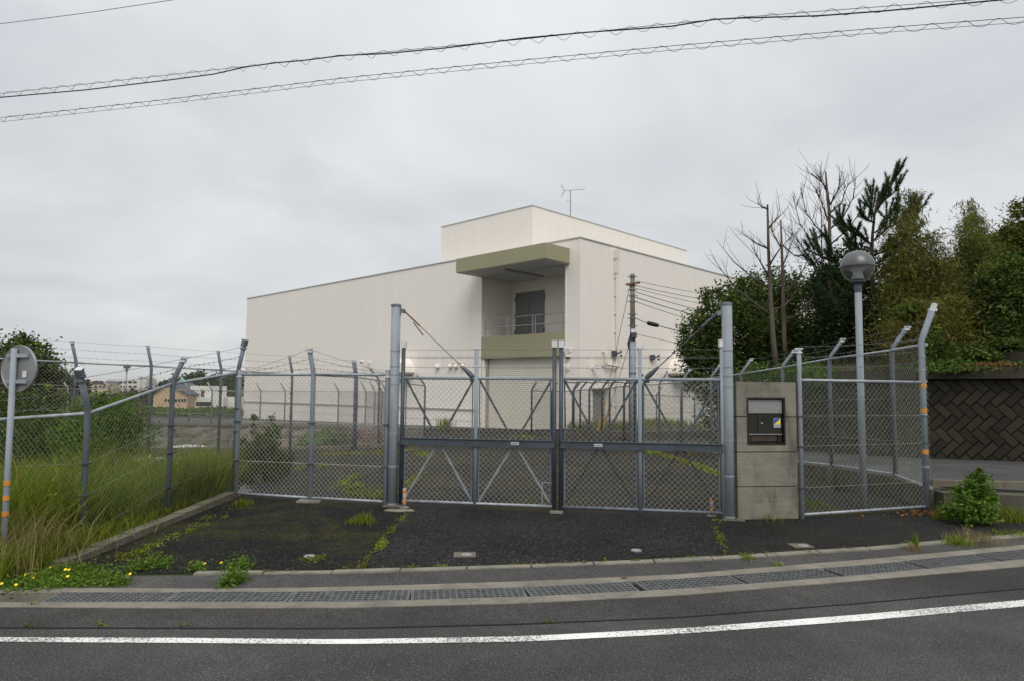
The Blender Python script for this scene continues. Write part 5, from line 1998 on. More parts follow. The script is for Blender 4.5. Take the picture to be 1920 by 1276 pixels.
dead_tree('bare dead tree with a thick grey trunk and long left branches', 21, [(1458, 705), (1450, 640), (1445, 560), (1441, 470), (1439, 384)],
          [[(1441, 588), (1420, 572), (1385, 545), (1355, 510), (1337, 482)], [(1441, 540), (1410, 520), (1375, 490), (1356, 466)], [(1440, 466), (1415, 455), (1392, 437)],
           [(1440, 430), (1452, 415), (1464, 402)], [(1440, 392), (1428, 388), (1420, 380)], [(1442, 520), (1425, 490), (1408, 460)], [(1444, 583), (1470, 574), (1487, 556)], [(1441, 500), (1460, 470), (1478, 450)]], 0.10, 6)
dead_tree('second bare trunk, thinner, right of the thick dead tree', 21.6, [(1474, 705), (1470, 620), (1468, 540), (1466, 470), (1464, 414)],
          [[(1468, 560), (1490, 530), (1510, 500)], [(1467, 500), (1480, 470), (1490, 440)], [(1467, 470), (1450, 440), (1444, 425)], [(1468, 600), (1500, 590), (1520, 560)], [(1467, 460), (1490, 480), (1530, 480)]], 0.085, 10)
dead_tree('bare dead crown of upright grey branches left of the pine', 23, [(1556, 640), (1556, 540), (1556, 470), (1555, 400), (1550, 350), (1548, 322)],
          [[(1556, 450), (1530, 425), (1512, 400), (1500, 350)], [(1556, 440), (1520, 450), (1500, 420), (1487, 370)], [(1555, 420), (1540, 380), (1528, 352)], [(1556, 385), (1570, 360), (1580, 322)],
           [(1556, 430), (1580, 410), (1600, 370), (1604, 345)], [(1556, 460), (1590, 430), (1612, 400), (1630, 370)], [(1541, 560), (1541, 470), (1540, 400), (1538, 385)], [(1556, 400), (1578, 380), (1590, 345)], [(1552, 360), (1540, 340), (1534, 330)],
           [(1540, 440), (1510, 470), (1485, 440)], [(1552, 470), (1520, 500), (1500, 470)]], 0.09, 18)

# pine
PY = 21.0
pbase = at(1668, 690, PY)
pn = thing('pine_tree', 'dark green pine with upswept needle tufts above the street lamp', 'tree', pbase)
mb = MB()
ptr = [at(x, y, PY) for x, y in ((1668, 690), (1655, 660), (1645, 620), (1638, 560), (1634, 500), (1636, 440), (1640, 400), (1646, 368))]
mb.tube(ptr, [0.09, 0.085, 0.08, 0.07, 0.06, 0.045, 0.035, 0.02], 8)
pbr = [[(1646, 380), (1660, 352), (1672, 332), (1681, 317)], [(1655, 365), (1672, 352), (1682, 344)], [(1640, 400), (1634, 380), (1636, 355)], [(1640, 390), (1650, 370), (1655, 350)],
       [(1638, 440), (1667, 414), (1708, 396), (1737, 369)], [(1667, 414), (1680, 390), (1685, 375)], [(1700, 400), (1712, 385), (1716, 372)], [(1636, 470), (1660, 462), (1691, 445), (1732, 407)], [(1690, 446), (1700, 430), (1704, 415)],
       [(1636, 450), (1619, 438), (1596, 420), (1584, 412)], [(1636, 480), (1600, 450), (1580, 420), (1572, 400)], [(1640, 405), (1625, 400), (1615, 392)], [(1634, 500), (1580, 490), (1545, 475), (1514, 459)],
       [(1634, 520), (1580, 520), (1545, 500), (1520, 488)], [(1575, 490), (1560, 465), (1552, 440)], [(1545, 478), (1535, 455), (1530, 445)], [(1634, 520), (1670, 510), (1700, 480)], [(1636, 540), (1665, 540), (1690, 520)],
       [(1636, 550), (1600, 550), (1560, 530)], [(1600, 470), (1595, 450), (1600, 430)], [(1634, 490), (1655, 480), (1668, 460)], [(1638, 580), (1600, 590), (1560, 570)], [(1640, 590), (1670, 580), (1690, 560)], [(1640, 425), (1660, 410), (1668, 385)],
       [(1600, 545), (1570, 560), (1530, 545)], [(1580, 500), (1560, 510), (1540, 512)]]
pbr = [[(x, y + 13 - max(0, 0.05 * (y - 400))) for x, y in b] for b in pbr]
NP, ND = [], []
for br in pbr:
    dy = random.uniform(-0.9, 0.9)
    p = [at(x, y, PY + dy * i / len(br)) for i, (x, y) in enumerate(br)]
    mb.tube(p, [max(0.008, 0.03 * (1 - 0.8 * i / (len(p) - 1))) for i in range(len(p))], 5)
    segs = [(p[i], p[i + 1]) for i in range(len(p) - 1)]
    subs = list(segs)
    for a, b in segs:
        for _ in range(4):
            q = a.lerp(b, random.random())
            e = q + (b - a).normalized() * random.uniform(0.2, 0.42) + Vector((random.uniform(-.16, .16), random.uniform(-.35, .35), random.uniform(0.1, 0.34)))
            subs.append((q, e))
            mb.tube([q, e], [0.008, 0.004], 4, False)
    for a, b in subs:
        L = (b - a).length
        m = int(380 * L)
        tt = RNG.uniform(0.15, 1.0, m)
        q = np.array(a)[None] + np.array(b - a)[None] * tt[:, None]
        dirv = np.array((b - a).normalized()) * 1.1 + RNG.normal(size=(m, 3)) * 0.45 + np.array([0, 0, 0.2])
        dirv /= np.linalg.norm(dirv, axis=1)[:, None]
        NP.append(q)
        ND.append(dirv)
mb.build('trunk', 'bark_d', pn, True)
NP, ND = np.concatenate(NP), np.concatenate(ND)
n = len(NP)
s = np.cross(ND, RNG.normal(size=(n, 3)))
s /= np.linalg.norm(s, axis=1)[:, None]
L = RNG.uniform(0.07, 0.14, n)[:, None]
V = np.stack([NP - s * 0.0055, NP + s * 0.0055, NP + ND * L + s * 0.003, NP + ND * L - s * 0.003], 1).reshape(-1, 3)
npmesh('crown', V, [np.arange(4 * n).reshape(n, 4)], 'pine', pn)

# ------------------------------------------------------------------ left background
leafy_tree('evergreen_tree', 'large round dark tree behind the traffic sign at far left', 'tree', at(30, 800, 24), [pb(20, 700, 24, 70, 60), pb(70, 720, 24, 45, 60), pb(-40, 690, 24.5, 70, 70), pb(40, 660, 24.5, 40, 30), pb(80, 760, 23.5, 40, 40), pb(0, 770, 23, 80, 50), pb(92, 690, 24, 18, 24)],
           15000, 0.15, 0.5, 'everg', r0=0.2)
leafy_tree('thicket_shrub', 'tall yellow green shrub behind the left fence posts', 'shrub', at(225, 860, 14.5), [pb(200, 790, 14.5, 50, 50), pb(240, 810, 14.2, 45, 50), pb(170, 830, 13.6, 50, 50), pb(225, 765, 14.8, 25, 22), pb(130, 810, 14, 40, 50)], 11000, 0.075, 0.4, 'shrub_l', r0=0.04)
leafy_tree('thicket_shrub', 'olive green thicket below the round dark tree at far left', 'shrub', at(60, 860, 15.5), [pb(60, 815, 15.5, 60, 45), pb(-10, 800, 15.5, 70, 55), pb(110, 835, 15, 50, 35), pb(30, 850, 14.5, 70, 40)], 12000, 0.08, 0.4, 'shrub', r0=0.04)
leafy_tree('thicket_shrub', 'brownish shrub with red twigs below the distant street lamp', 'shrub', at(260, 790, 17), [pb(235, 760, 18.6, 30, 20), pb(262, 790, 17.8, 22, 26), pb(250, 740, 19, 10, 14)], 2500, 0.07, 0.4, 'bamboo_g', r0=0.03)
V, F = leaves(crown_pts([pb(180, 722, 15, 14, 5), pb(238, 735, 15.2, 6, 8), pb(232, 748, 15.2, 4, 6), pb(268, 775, 16, 10, 16)], 120, 0.4, 8), 0.05, 0.5)
tag(npmesh('red_leaf_sprig', V, F, 'redleaf', None, at(238, 740, 15.2)), 'dark red leaf sprig on a shrub behind the left fence', 'sprig')
leafy_tree('thicket_shrub', 'dark shrub just behind the front fence at its left corner post', 'shrub', at(495, 900, 12.6), [pb(490, 850, 12.8, 35, 35), pb(520, 870, 12.8, 25, 22), pb(465, 840, 12.6, 25, 30), pb(508, 818, 13, 12, 40), pb(535, 858, 13, 14, 14), pb(478, 795, 13, 5, 30), pb(490, 888, 12.6, 36, 18), pb(460, 880, 12.4, 22, 24)], 9500, 0.06, 0.4, 'shrub', r0=0.02)
leafy_tree('yard_shrub', 'bright green shrub in front of the rubble wall, nearest the fence post', 'shrub', at(600, 845, 24.5), [pb(590, 830, 24.5, 30, 18), pb(612, 818, 24.6, 14, 14), pb(575, 836, 24.4, 14, 10)], 2600, 0.11, 0.5, 'shrub_l', r0=0.02, per=25)
leafy_tree('yard_shrub', 'bluish green shrub right of the bright one, in front of the rubble wall', 'shrub', at(640, 845, 25), [pb(637, 825, 25, 22, 16), pb(655, 830, 25, 16, 12)], 1800, 0.11, 0.5, 'shrub', r0=0.02, per=25)
leafy_tree('red_shrub', 'red leaved shrub on the rubble wall near the left gate column', 'shrub', at(700, 845, 25.5), [pb(690, 818, 26, 26, 13), pb(660, 834, 25.2, 14, 8), pb(715, 828, 25.6, 10, 10)], 1500, 0.10, 0.5, 'redleaf', r0=0.02, per=20)
leafy_tree('yard_shrub', 'yellow green weeds over the kerb below the red shrub', 'shrub', at(690, 850, 22), [pb(680, 842, 23, 34, 7), pb(705, 847, 22, 22, 7), pb(640, 853, 20, 30, 4), pb(730, 838, 23, 14, 8)], 1800, 0.09, 0.4, 'weed', r0=0.01, per=20)

# far hill, trees, houses
def hill(name, pts, Y, depth, mat='turf'):
    vs = []
    for px, py in pts:
        c = at(px, py, Y)
        vs += [(c.x, c.y - depth, -3.3), (c.x, c.y, c.z), (c.x, c.y + depth, -3.3)]
    fs = []
    for i in range(len(pts) - 1):
        k = 3 * i
        fs += [(k, k + 3, k + 4, k + 1), (k + 1, k + 4, k + 5, k + 2)]
    return struct(MB().add(vs, fs).build(name, mat))


hill('hill', [(-400, 705), (-50, 700), (90, 706), (135, 712), (180, 733), (260, 738), (340, 728), (400, 725), (470, 728), (700, 735)], 330, 90)
ft = [(120, 708, 300, 34, 16), (80, 700, 300, 40, 20), (150, 722, 290, 16, 12), (345, 716, 210, 22, 12), (366, 712, 215, 20, 14), (385, 720, 205, 22, 12), (412, 716, 210, 24, 12), (432, 722, 205, 16, 10), (440, 712, 220, 18, 12), (286, 742, 200, 20, 8), (262, 744, 190, 24, 9), (425, 744, 150, 20, 14), (310, 724, 190, 12, 10), (200, 748, 180, 30, 8)]
for i, (px, py, Y, rx, ry) in enumerate(ft):
    lab = ['far tree on the hill right of the round dark tree', 'far tree on the hill mostly behind the round dark tree', 'lowest far tree at the foot of the left hill', 'far tree just right of the green pointed roof', 'highest far tree above the white house', 'far tree above the left end of the white house roof', 'far tree over the right half of the white house',
           'small far tree between white house and warehouse', 'far tree touching the warehouse edge', 'far tree left of the peach house', 'far trees below the school building', 'round far tree right of the white house', 'far tree left of the green pointed roof', 'far tree below the beige house at left'][i]
    b0 = at(px, py, Y)
    leafy_tree('far_tree', lab, 'tree', Vector((b0.x, b0.y, -3.2)), [pb(px, py, Y, rx, ry), pb(px - rx * 0.5, py + ry * 0.5, Y, rx * 0.6, ry * 0.8), pb(px + rx * 0.5, py + ry * 0.6, Y, rx * 0.6, ry * 0.8)], 1500, Y * 0.0042, 0.6, 'fartree', r0=0.25, per=22, clump=0.2, group='far trees behind the houses')
P = []
for px, py, Y, rx, ry, n in ((330, 772, 70, 60, 6, 1600), (400, 770, 68, 45, 8, 1800), (440, 772, 66, 20, 8, 600), (290, 768, 72, 30, 7, 800), (230, 770, 62, 60, 10, 1500), (170, 765, 60, 50, 12, 1200)):
    c, r = pb(px, py, Y, rx, ry)
    P.append(np.array(c) + RNG.normal(size=(n, 3)) * np.array([r[0] * 0.5, 1.2, r[2] * 0.45]))
V, F = leaves(np.concatenate(P), 0.34, 0.35, 0.2, -0.3)
tag(stuff(npmesh('rough_grass', V, F, 'shrub_l', None)), 'band of rough green growth beyond the pad, before the houses', 'growth')


def wbox(mb, px0, px1, py0, py1, Y, dep, zb=None):
    a, b = at(px0, py0, Y), at(px1, py1, Y)
    z0 = b.z if zb is None else zb
    mb.ab((a.x, Y, z0), (b.x, Y + dep, a.z))
    return mb


def window(h, px0, px1, py0, py1, Y, mat='glass', frame='white'):
    a, b = at(px0, py0, Y - 0.06), at(px1, py1, Y - 0.06)
    fr = MB().ab((a.x - 0.06, Y - 0.05, b.z - 0.06), (b.x + 0.06, Y + 0.02, a.z + 0.06)).build('window', frame, h)
    MB().ab((a.x, Y - 0.075, b.z), (b.x, Y - 0.051, a.z)).build('pane', mat, fr)


HY = 130.0
h1 = thing('gabled_house', 'peach rendered house with a low gable, seen through the left fence', 'house', at(320, 775, HY))
a, b, pk = at(288, 737, HY), at(351, 737, HY), at(316, 717, HY)
MB().prism([(a.x, HY, -3.2), (b.x, HY, -3.2), (b.x, HY, a.z), (pk.x, HY, pk.z), (a.x, HY, a.z)], (0, 9, 0)).build('wall', 'peach', h1)
MB().bar((a.x - 0.5, HY + 4.4, a.z - 0.2), (pk.x, HY + 4.4, pk.z + 0.12), 10, 0.18).bar((pk.x, HY + 4.4, pk.z + 0.12), (b.x + 0.5, HY + 4.4, b.z - 0.2), 10.02, 0.18).build('roof', 'tile', h1)
for px0 in (309, 315, 321, 328, 334, 340, 345):
    window(h1, px0, px0 + 3.6, 747, 752, HY, frame='beige')
h2 = thing('white_house', 'white flat roofed house with a tower block and garage', 'house', at(400, 775, HY + 4))
wbox(MB(), 357, 396, 722, 760, HY + 4, 7, -3.2).build('tower', 'offwhite', h2)
wbox(MB(), 357.5, 418, 743, 775, HY + 3, 8, -3.2).build('wall', 'offwhite', h2)
wbox(MB(), 418, 441, 744, 775, HY + 5, 8, -3.2).build('wing', 'offwhite', h2)
window(h2, 377, 383, 729, 743, HY + 4, 'rust')
window(h2, 368, 398, 752, 760, HY + 3)
window(h2, 411, 414, 752, 775, HY + 3)
h3 = thing('school_block', 'long pale school building with rows of windows, far left', 'building', at(235, 735, 300))
wbox(MB(), 201, 262, 709.5, 745, 300, 14, -3.2).build('wall', 'school', h3)
wbox(MB(), 259, 273, 707.5, 745, 301, 8, -3.2).build('stair_tower', 'school', h3)
a, b = at(258, 707, 301), at(274, 703.5, 301)
MB().prism([(a.x, 300.5, a.z), (b.x, 300.5, a.z), ((a.x + b.x) / 2, 300.5, b.z)], (0, 9, 0)).build('tower_roof', 'soffit', h3)
for row, (y0, y1) in enumerate(((713.5, 717.5), (722, 726), (731, 735))):
    for k in range(5):
        x0 = 214 + k * 9
        window(h3, x0, x0 + 6.2, y0, y1, 300, frame='school')
h4 = thing('beige_house', 'beige house with dark roof beside the school, far left', 'house', at(186, 735, 240))
wbox(MB(), 172, 201, 717, 745, 240, 8, -3.2).build('wall', 'beige', h4)
a, b = at(174, 717, 240), at(200, 713, 240)
MB().prism([(a.x, 239.5, a.z), (b.x, 239.5, a.z), (b.x - 1.2, 239.5, b.z), (a.x + 1.2, 239.5, b.z)], (0, 9, 0)).build('roof', 'tile', h4)
for px0 in (178, 186, 193):
    window(h4, px0, px0 + 4, 722, 726, 240, frame='beige')
h5 = thing('pointed_roof', 'small tower with a green pyramid roof between the far houses', 'tower', at(339, 725, 170))
a, b, c = at(330, 722, 170), at(347, 722, 170), at(338, 704, 170)
cyy = 170 + (b.x - a.x) / 2
MB().add([(a.x, 170, a.z), (b.x, 170, a.z), (b.x, 170 + b.x - a.x, a.z), (a.x, 170 + b.x - a.x, a.z), (c.x, cyy, c.z)], [(0, 1, 4), (1, 2, 4), (2, 3, 4), (3, 0, 4), (3, 2, 1, 0)]).build('roof', 'teal', h5)
MB().ab((a.x + 0.3, 170.3, -3.2), (b.x - 0.3, 170 + b.x - a.x - 0.3, a.z - 0.01)).build('wall', 'offwhite', h5)

# white car in the lower lot: body shell, windows and lamps
CYc = 37.0
cz0 = -2.9
cc = at(333, 838, CYc)
car = thing('parked_car', 'white car in the lower lot, only its roof above the kerb', 'car', (cc.x, CYc, cz0))
prof = [(-2.1, 0.35), (-2.15, 0.75), (-1.9, 0.92), (-1.2, 1.0), (-0.55, 1.45), (0.2, 1.55), (1.0, 1.52), (1.75, 1.3), (2.05, 0.95), (2.1, 0.4)]
w = 0.82


def csec(x, z):
    return 0.82 if z < 1.0 else 0.82 - (z - 1.0) * 0.32


vs, fs = [], []
for s in (-1, 1):
    for x, z in prof:
        vs.append((cc.x + x, CYc + s * csec(x, z), cz0 + z))
n = len(prof)
fs = [tuple(range(n)), tuple(range(2 * n - 1, n - 1, -1))] + [(i, i + n, i + n + 1, i + 1) for i in range(n - 1)] + [(n - 1, 2 * n - 1, n, 0)]
body = MB().add(vs, fs).build('body', 'car', car)
for s in (-1, 1):
    wn_ = [(-1.05, 1.02), (-0.5, 1.40), (0.2, 1.47), (0.2, 1.02)], [(0.28, 1.02), (0.28, 1.47), (0.98, 1.44), (1.55, 1.24), (1.7, 1.02)]
    for poly in wn_:
        pts = [(cc.x + x, CYc + s * (csec(x, z) + 0.004), cz0 + z) for x, z in poly]
        MB().prism(pts, (0, s * 0.006, 0)).build('side_window', 'glass', body)
    MB().box((cc.x + 1.93, CYc + s * 0.62, cz0 + 1.16), (0.2, 0.22, 0.16)).build('tail_lamp', 'red', car)
    for x in (-1.3, 1.3):
        wl_ = MB().lathe((cc.x + x, CYc + s * 0.66, cz0 + 0.31), [(0.31, 0), (0.31, 0.17 * 1), (0.2, 0.18)], 18, (0, s, 0)).build('wheel', 'black', car)
MB().prism([(cc.x - 1.2, CYc - 0.7, cz0 + 1.02), (cc.x - 0.6, CYc - 0.62, cz0 + 1.43), (cc.x - 0.6, CYc + 0.62, cz0 + 1.43), (cc.x - 1.2, CYc + 0.7, cz0 + 1.02)], (-0.012, 0, 0.012)).build('windscreen', 'glass', body)
MB().bar((cc.x + 1.1, CYc - 0.3, cz0 + 1.53), (cc.x + 1.1, CYc + 0.3, cz0 + 1.53), 0.05, 0.03).build('brake_light', 'red', car)

# ------------------------------------------------------------------ grass and weeds
def scatter(n, xr, yr, zf):
    x = RNG.uniform(xr[0], xr[1], n)
    y = RNG.uniform(yr[0], yr[1], n)
    return x, y, zf


n = 80000
y = RNG.uniform(6.3, 18.5, n)
t = RNG.uniform(0, 1, n) ** 1.35
rgt = np.where(y < 10.7, -4.36, -4.3 - (y - 10.8) * 0.3)
x = rgt - t * (4.2 + (y - 6) * 0.75)
z = np.array([bank_z(a, b) for a, b in zip(x, y)]) - 0.02
patch = 0.5 + 0.5 * np.sin(x * 1.9 + 0.7 * y) * np.sin(y * 1.3 - x * 0.8)
fx = np.interp(y, [fa[1].y, fa[2].y, fa[3].y, 12], [fa[1].x, fa[2].x, fa[3].x, fa[3].x - 0.6])
infront = (x > fx - 0.03) & (y < 10.9)
h = RNG.uniform(0.3, 0.85, n) * (0.5 + 0.75 * patch) * np.where(infront, 0.28, 1.0) * np.where(x > fx - 0.35, 0.75, 1.0) * np.interp(y, [6, 12, 14, 18], [1, 1, 0.6, 0.32])
h *= np.where(RNG.uniform(0, 1, n) < 0.06, 1.35, 1.0)
V, F = blades(np.stack([x, y, z], 1), h, 0.006, 1.0)
n3 = 26000
y3 = RNG.uniform(6.6, 17, n3)
x3 = np.where(y3 < 10.7, -4.75, -4.4 - (y3 - 10.8) * 0.3) - RNG.uniform(0, 1, n3) ** 1.2 * (3.6 + (y3 - 6) * 0.7)
z3 = np.array([bank_z(a, b) for a, b in zip(x3, y3)]) + RNG.uniform(0.05, 0.5, n3) * np.interp(y3, [6, 12, 14, 18], [1, 1, 0.6, 0.3]) * (0.6 + 0.5 * np.sin(x3 * 2.3 + y3 * 1.1) ** 2)
Vw, Fw = leaves(np.stack([x3, y3, z3], 1), 0.055, 0.28, 0.2, -0.5)
tag(stuff(npmesh('tangled_weeds', Vw, Fw, 'weed', None)), 'tangled broad leaved weeds mixed into the grass bank', 'weeds')
tag(stuff(npmesh('tall_grass', V, F, 'grass', None)), 'tall yellow green grass covering the bank behind the left fence', 'grass')
n = 5200
x = RNG.uniform(-6.4, -4.22, n)
y = 5.75 + RNG.uniform(0, 1, n) * 1.35
x[:450] = RNG.normal(-4.3, 0.1, 450)
y[:450] = 6.3 + RNG.uniform(0, 1, 450) ** 1.6 * 2.2
z = np.array([bank_z(a, b) for a, b in zip(x, y)]) - 0.03
V, F = blades(np.stack([x, y, z], 1), RNG.uniform(0.12, 0.36, n), 0.0048, 1.1)
n2 = 600
x = RNG.normal(-4.75, 0.35, n2)
y = RNG.uniform(6.0, 7.0, n2)
V2, F2 = blades(np.stack([x, y, np.full(n2, -0.03)], 1), RNG.uniform(0.3, 0.62, n2), 0.004, 0.9)
tag(stuff(npmesh('roadside_grass', V, F, 'grass', None)), 'untidy green grass around the foot of the traffic sign', 'grass')
tag(stuff(npmesh('dry_grass', V2, F2, 'grass_dry', None)), 'dry straw coloured grass tuft beside the traffic sign pole', 'grass')
# tall dark weed stalks in the grass
for i, (px, py0, py1, Y) in enumerate(((98, 1010, 905, 7.2), (38, 1030, 950, 7.0), (118, 1020, 955, 7.0), (152, 1030, 912, 7.3), (186, 960, 885, 8.6), (208, 925, 855, 9.4), (232, 960, 905, 8.6))):
    a, b = at(px, py0, Y), at(px + 3, py1, Y)
    t = thing('weed_stalk', 'thin weed stalk in the grass bank, %s from the left' % ['third', 'leftmost', 'fourth', 'fifth', 'sixth', 'seventh', 'eighth'][i], 'weed', a, 'weed stalks in the grass bank')
    MB().tube([a - Vector((0, 0, 0.2)), a.lerp(b, 0.5) + Vector((0.01, 0, 0)), b], [0.006, 0.005, 0.003], 5).build('stem', 'bark_d' if i % 2 else 'stem', t)
    q = np.array(a)[None] + np.array(b - a)[None] * RNG.uniform(0.25, 1.05, 70)[:, None] + RNG.normal(size=(70, 3)) * 0.018
    V, F = leaves(q, 0.055, 0.22, 0.1, -0.4)
    npmesh('leaf', V, F, 'weed' if i in (0, 3) else 'bamboo_g', t)

# creeping plant with yellow flowers
def ground_cover(name, label, spots, mat, leaf, per, flowers=0, category='weeds', kind='stuff', hgt=0.05, single=False):
    P = []
    for px, py, rx, ry, n in spots:
        c = T(px, py)
        k = c.y / FPX
        ky = k * c.y / EYE
        m = int(n * per)
        P.append(np.stack([c.x + RNG.normal(size=m) * rx * k * 0.5, c.y + RNG.normal(size=m) * ry * ky * 0.5, c.z + 0.004 + np.abs(RNG.normal(size=m)) * hgt], 1))
    P = np.concatenate(P)
    V, F = leaves(P, leaf, 0.5, 0.8, -0.1)
    loc = tuple(P.mean(0) * np.array([1, 1, 0]))
    if flowers:
        o = thing(name, label, category, loc)
        f_ = npmesh('foliage', V, F, mat, o)
        pick = P[RNG.choice(len(P), flowers, replace=False)]
        for q in pick:
            MB().lathe(Vector(q) + Vector((0, 0, 0.03)), [(0.0, 0), (0.009, 0.003), (0.013, 0.010), (0.003, 0.006)], 7, (0.1, -0.6, 0.8)).build('flower', 'flower', o)
        return o
    o = npmesh(name, V, F, mat, None, loc)
    tag(o, label, category)
    if kind == 'stuff':
        stuff(o)
    return o


ground_cover('creeping_plant', 'low green creeping plant with yellow flowers by the left end of the grate', [(70, 1095, 55, 16, 900), (120, 1082, 60, 18, 1500), (170, 1090, 50, 12, 800), (215, 1096, 30, 6, 250)], 'weed', 0.03, 1.6, 11, 'plant', hgt=0.035)
ground_cover('flowering_weed', 'weed clump with a yellow flower on the kerb, left of the middle stud', [(450, 1066, 22, 8, 260), (435, 1072, 18, 6, 120)], 'weed', 0.028, 1.5, 2, 'plant', hgt=0.05)
ground_cover('flowering_weed', 'weed clump with a yellow flower at the left kerb end', [(300, 1062, 22, 7, 200), (255, 1068, 20, 7, 200), (285, 1056, 10, 4, 60)], 'weed', 0.028, 1.5, 1, 'plant', hgt=0.05)
ground_cover('flowering_weed', 'weed clump with a yellow flower near the left kerb, half way to the middle stud', [(368, 1070, 18, 5, 150)], 'weed', 0.026, 1.5, 1, 'plant', hgt=0.04)
ground_cover('verge_weed', 'dark weed clump growing beside the grate, left of centre', [(440, 1092, 20, 9, 420), (425, 1098, 14, 5, 160)], 'shrub_l', 0.03, 1.5, 0, 'plant', 'thing', 0.05)
# moss and weeds in the joints and along the kerbs
sp = []
for i in range(26):
    f = i / 25
    sp.append((762 + (672 - 762) * f + random.uniform(-5, 5), 960 + (1070 - 960) * f, random.uniform(4, 12), 4, random.choice((0, 0, 6, 14, 30, 60))))
for i in range(16):
    f = i / 15
    sp.append((1340 + (1366 - 1340) * f + random.uniform(-4, 4), 985 + (1042 - 985) * f, random.uniform(3, 9), 4, random.choice((0, 5, 12, 40))))
for i in range(60):
    px = random.uniform(480, 1900)
    py = 1073.5 + (1059.5 - 1073.5) * (px - 480) / 500 if px < 981 else interp([(981, 1060), (1279, 1049), (1622, 1027), (1919, 1000)], px)
    sp.append((px, py, random.uniform(6, 20), 1.6, random.choice((4, 8, 14, 34))))
for i in range(34):
    f = i / 33
    sp.append((435 - 225 * f + 12 + random.uniform(-8, 14), 945 + 98 * f + 4 + random.uniform(-2, 8), random.uniform(6, 22), random.uniform(2, 6), random.choice((6, 15, 40, 90)) * (0.4 + f)))
for px, py in ((50, 1175), (190, 1173), (345, 1173), (1028, 1167), (60, 1134)):
    sp.append((px, py, 12, 1.2, 14))
for px, py in ((590, 1052), (575, 1048), (600, 1046), (1512, 1036), (1460, 1060), (1345, 978), (1560, 955), (1520, 945)):
    sp.append((px, py, 12, 4, 40))
ground_cover('joint_weeds', 'small weeds and moss in the joints and along the kerbs', sp, 'mosslime', 0.022, 1.6, hgt=0.012)
sp = []
for i in range(30):
    f = i / 29
    sp.append((1210 + (1355 - 1210) * f, 846 + (893 - 846) * f ** 1.3, 9, 3, 90))
for px, py, rx, ry, n in ((790, 850, 12, 3, 120), (800, 854, 14, 3, 160), (770, 843, 14, 4, 140), (655, 900, 12, 12, 260), (665, 915, 12, 8, 200), (690, 925, 25, 6, 380), (720, 932, 16, 5, 240), (770, 905, 10, 16, 320), (980, 818, 20, 3, 260), (1015, 822, 22, 3, 260), (640, 851, 40, 2, 320), (720, 848, 30, 3, 260), (565, 878, 10, 4, 60), (605, 875, 10, 2, 60), (830, 806, 14, 9, 130), (1290, 850, 20, 3, 60)):
    sp.append((px, py, rx, ry, n))
ground_cover('yard_weeds', 'bright green weeds and moss lines on the yard behind the gate', sp, 'mosslime', 0.05, 1.5, hgt=0.03)
# grass along the planter and the building foot
P = []
for px, py, rx, n in ((1230, 805, 80, 1500), (1150, 812, 60, 700), (1290, 800, 50, 900), (1100, 812, 40, 300), (832, 806, 16, 120)):
    c = T(px, py)
    m = n
    P.append(np.stack([c.x + RNG.normal(size=m) * rx * c.y / FPX * 0.5, c.y + RNG.normal(size=m) * 0.5, np.full(m, c.z + 0.1)], 1))
P = np.concatenate(P)
V, F = blades(P, RNG.uniform(0.3, 0.75, len(P)), 0.016, 0.6)
tag(stuff(npmesh('planter_grass', V, F, 'grass', None)), 'rough grass in front of the right wall of the warehouse', 'grass')


def tuft(name, label, px, py, n, h, wpx, mat='grass', lean=0.7):
    c = T(px, py)
    k = c.y / FPX
    n = int(n * 1.3)
    dx = RNG.normal(size=n)
    P = np.stack([c.x + dx * wpx * k * 0.3, c.y + RNG.normal(size=n) * min(0.16, wpx * k * 0.3), np.full(n, c.z - 0.005)], 1)
    V, F = blades(P, RNG.uniform(0.35, 1.15, n) * h * np.exp(-dx * dx * 0.35), 0.0035, lean * 1.3)
    return tag(stuff(npmesh(name, V, F, mat, None, (c.x, c.y, 0))), label, 'grass')


tuft('grass_tuft', 'grass tuft on the kerb end at the front fence corner post', 455, 946, 260, 0.12, 34)
tuft('grass_tuft', 'bright grass tuft on the mossy apron left of the gate', 678, 978, 220, 0.15, 46, 'grass')
tuft('grass_tuft', 'grass tuft growing in the kerb below the concrete pillar', 1400, 1046, 180, 0.06, 34)
tuft('grass_tuft', 'upright green sprig on the kerb at right', 1717, 1026, 60, 0.2, 10, 'weed', 0.3)
tuft('grass_tuft', 'dry grass around the sprig on the kerb at right', 1712, 1030, 120, 0.09, 30, 'grass_dry')
tuft('grass_tuft', 'grass tuft on the kerb between the sprig and the right edge', 1795, 1020, 240, 0.13, 46)
tuft('grass_tuft', 'pale dry grass on the kerb below the leafy plant', 1830, 1015, 220, 0.16, 80, 'grass_dry')
tuft('grass_tuft', 'grass at the right edge below the ledge wall', 1890, 975, 420, 0.25, 60)
tuft('grass_tuft', 'grass tuft at the foot of the ledge wall right of the corner post', 1765, 972, 180, 0.22, 30)
tuft('grass_tuft', 'thin weeds at the foot of the concrete pillar', 1444, 974, 60, 0.14, 60)
tuft('grass_tuft', 'long grass behind the right stub post', 1352, 955, 90, 0.2, 16, 'weed')
tuft('grass_tuft', 'green weeds behind the corner fence at its left end', 1525, 945, 160, 0.12, 50, 'weed')
tuft('grass_tuft', 'grass tuft at the extreme right edge on the kerb line', 1905, 1004, 240, 0.08, 70)

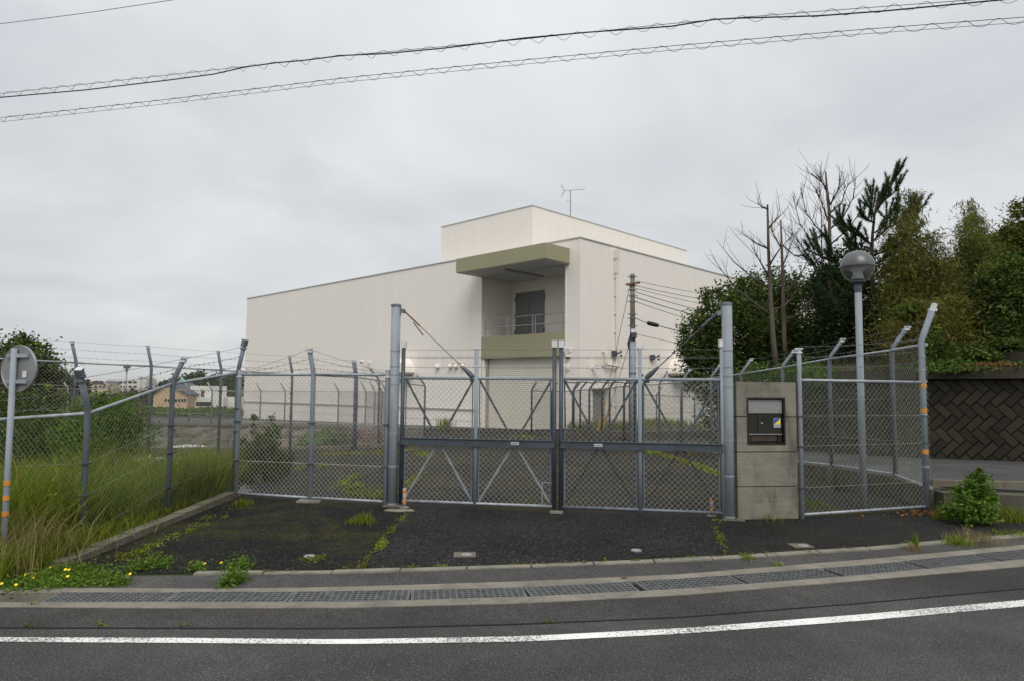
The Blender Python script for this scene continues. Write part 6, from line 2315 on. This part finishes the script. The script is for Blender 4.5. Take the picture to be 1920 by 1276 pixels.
# leafy plant right of the corner post
bpx = G(1825, 985, 0.0)
bp_ = Vector((bpx.x, 9.0, 0))
lpY = 9.05
leafy_tree('leafy_plant', 'bushy bright green young plant in front of the ledge wall', 'plant', at(1830, 978, lpY), [pb(1822, 950, lpY, 42, 24), pb(1830, 920, lpY, 32, 20), pb(1825, 900, lpY, 22, 14), pb(1850, 935, lpY, 20, 20), pb(1800, 960, lpY, 24, 16), pb(1835, 884, lpY, 9, 8), pb(1850, 962, lpY, 26, 14)], 3000, 0.06, 0.5, 'shrub_l', bark='stem', r0=0.012, per=22, clump=0.2)
P = []
for k in range(150):
    c = G(random.gauss(1740, 40), random.uniform(955, 968))
    P.append((c.x, c.y, 0.012))
V, F = leaves(np.array(P), 0.06, 0.5, 1.0)
tag(stuff(npmesh('fallen_leaves', V, F, 'brownleaf', None)), 'brown fallen leaves at the foot of the corner fence', 'leaves')

# ------------------------------------------------------------------ marker studs in the apron
for px, py, lab, slabbed in ((580, 1043, 'white round marker stud in the mossy left apron', 0), (875, 1040, 'white round marker stud on a stained concrete square', 1), (1193, 1032, 'white round marker stud alone in dark asphalt right of the gate centre', 0), (1506, 1023, 'flat pale marker patch in the asphalt below the pillar', 1)):
    c = G(px, py)
    t = thing('marker_stud', lab, 'stud', (c.x, c.y, 0), 'marker studs in the apron')
    MB().lathe((c.x, c.y, 0.0), [(0.056, 0.0), (0.056, 0.010), (0.048, 0.015), (0.01, 0.017), (0, 0.015)], 20).build('disc', 'stud', t)
    if slabbed:
        MB().box((c.x - 0.02, c.y + 0.01, 0.002), (0.22, 0.2, 0.012), 0.06).build('pad', 'kerb_old', t)
# loose pale concrete patch by the left column
c = G(742, 957)
tag(MB().prism([(c.x - 0.16, c.y - 0.02, 0.0), (c.x + 0.05, c.y - 0.1, 0), (c.x + 0.26, c.y - 0.03, 0), (c.x + 0.2, c.y + 0.1, 0), (c.x - 0.1, c.y + 0.1, 0)], (0, 0, 0.014)).build('concrete_patch', 'kerb', None, loc=(c.x, c.y, 0)), 'irregular pale concrete patch at the foot of the left column', 'patch')
c = G(1170, 1085)
tag(MB().prism([(c.x - 0.03, c.y, 0.01), (c.x, c.y - 0.02, 0.016), (c.x + 0.035, c.y + 0.005, 0.012), (c.x, c.y + 0.025, 0.016)], (0, 0, 0.004)).build('dead_leaf', 'brownleaf', None, loc=(c.x, c.y, 0)), 'single brown dead leaf on the gutter edge', 'leaf')
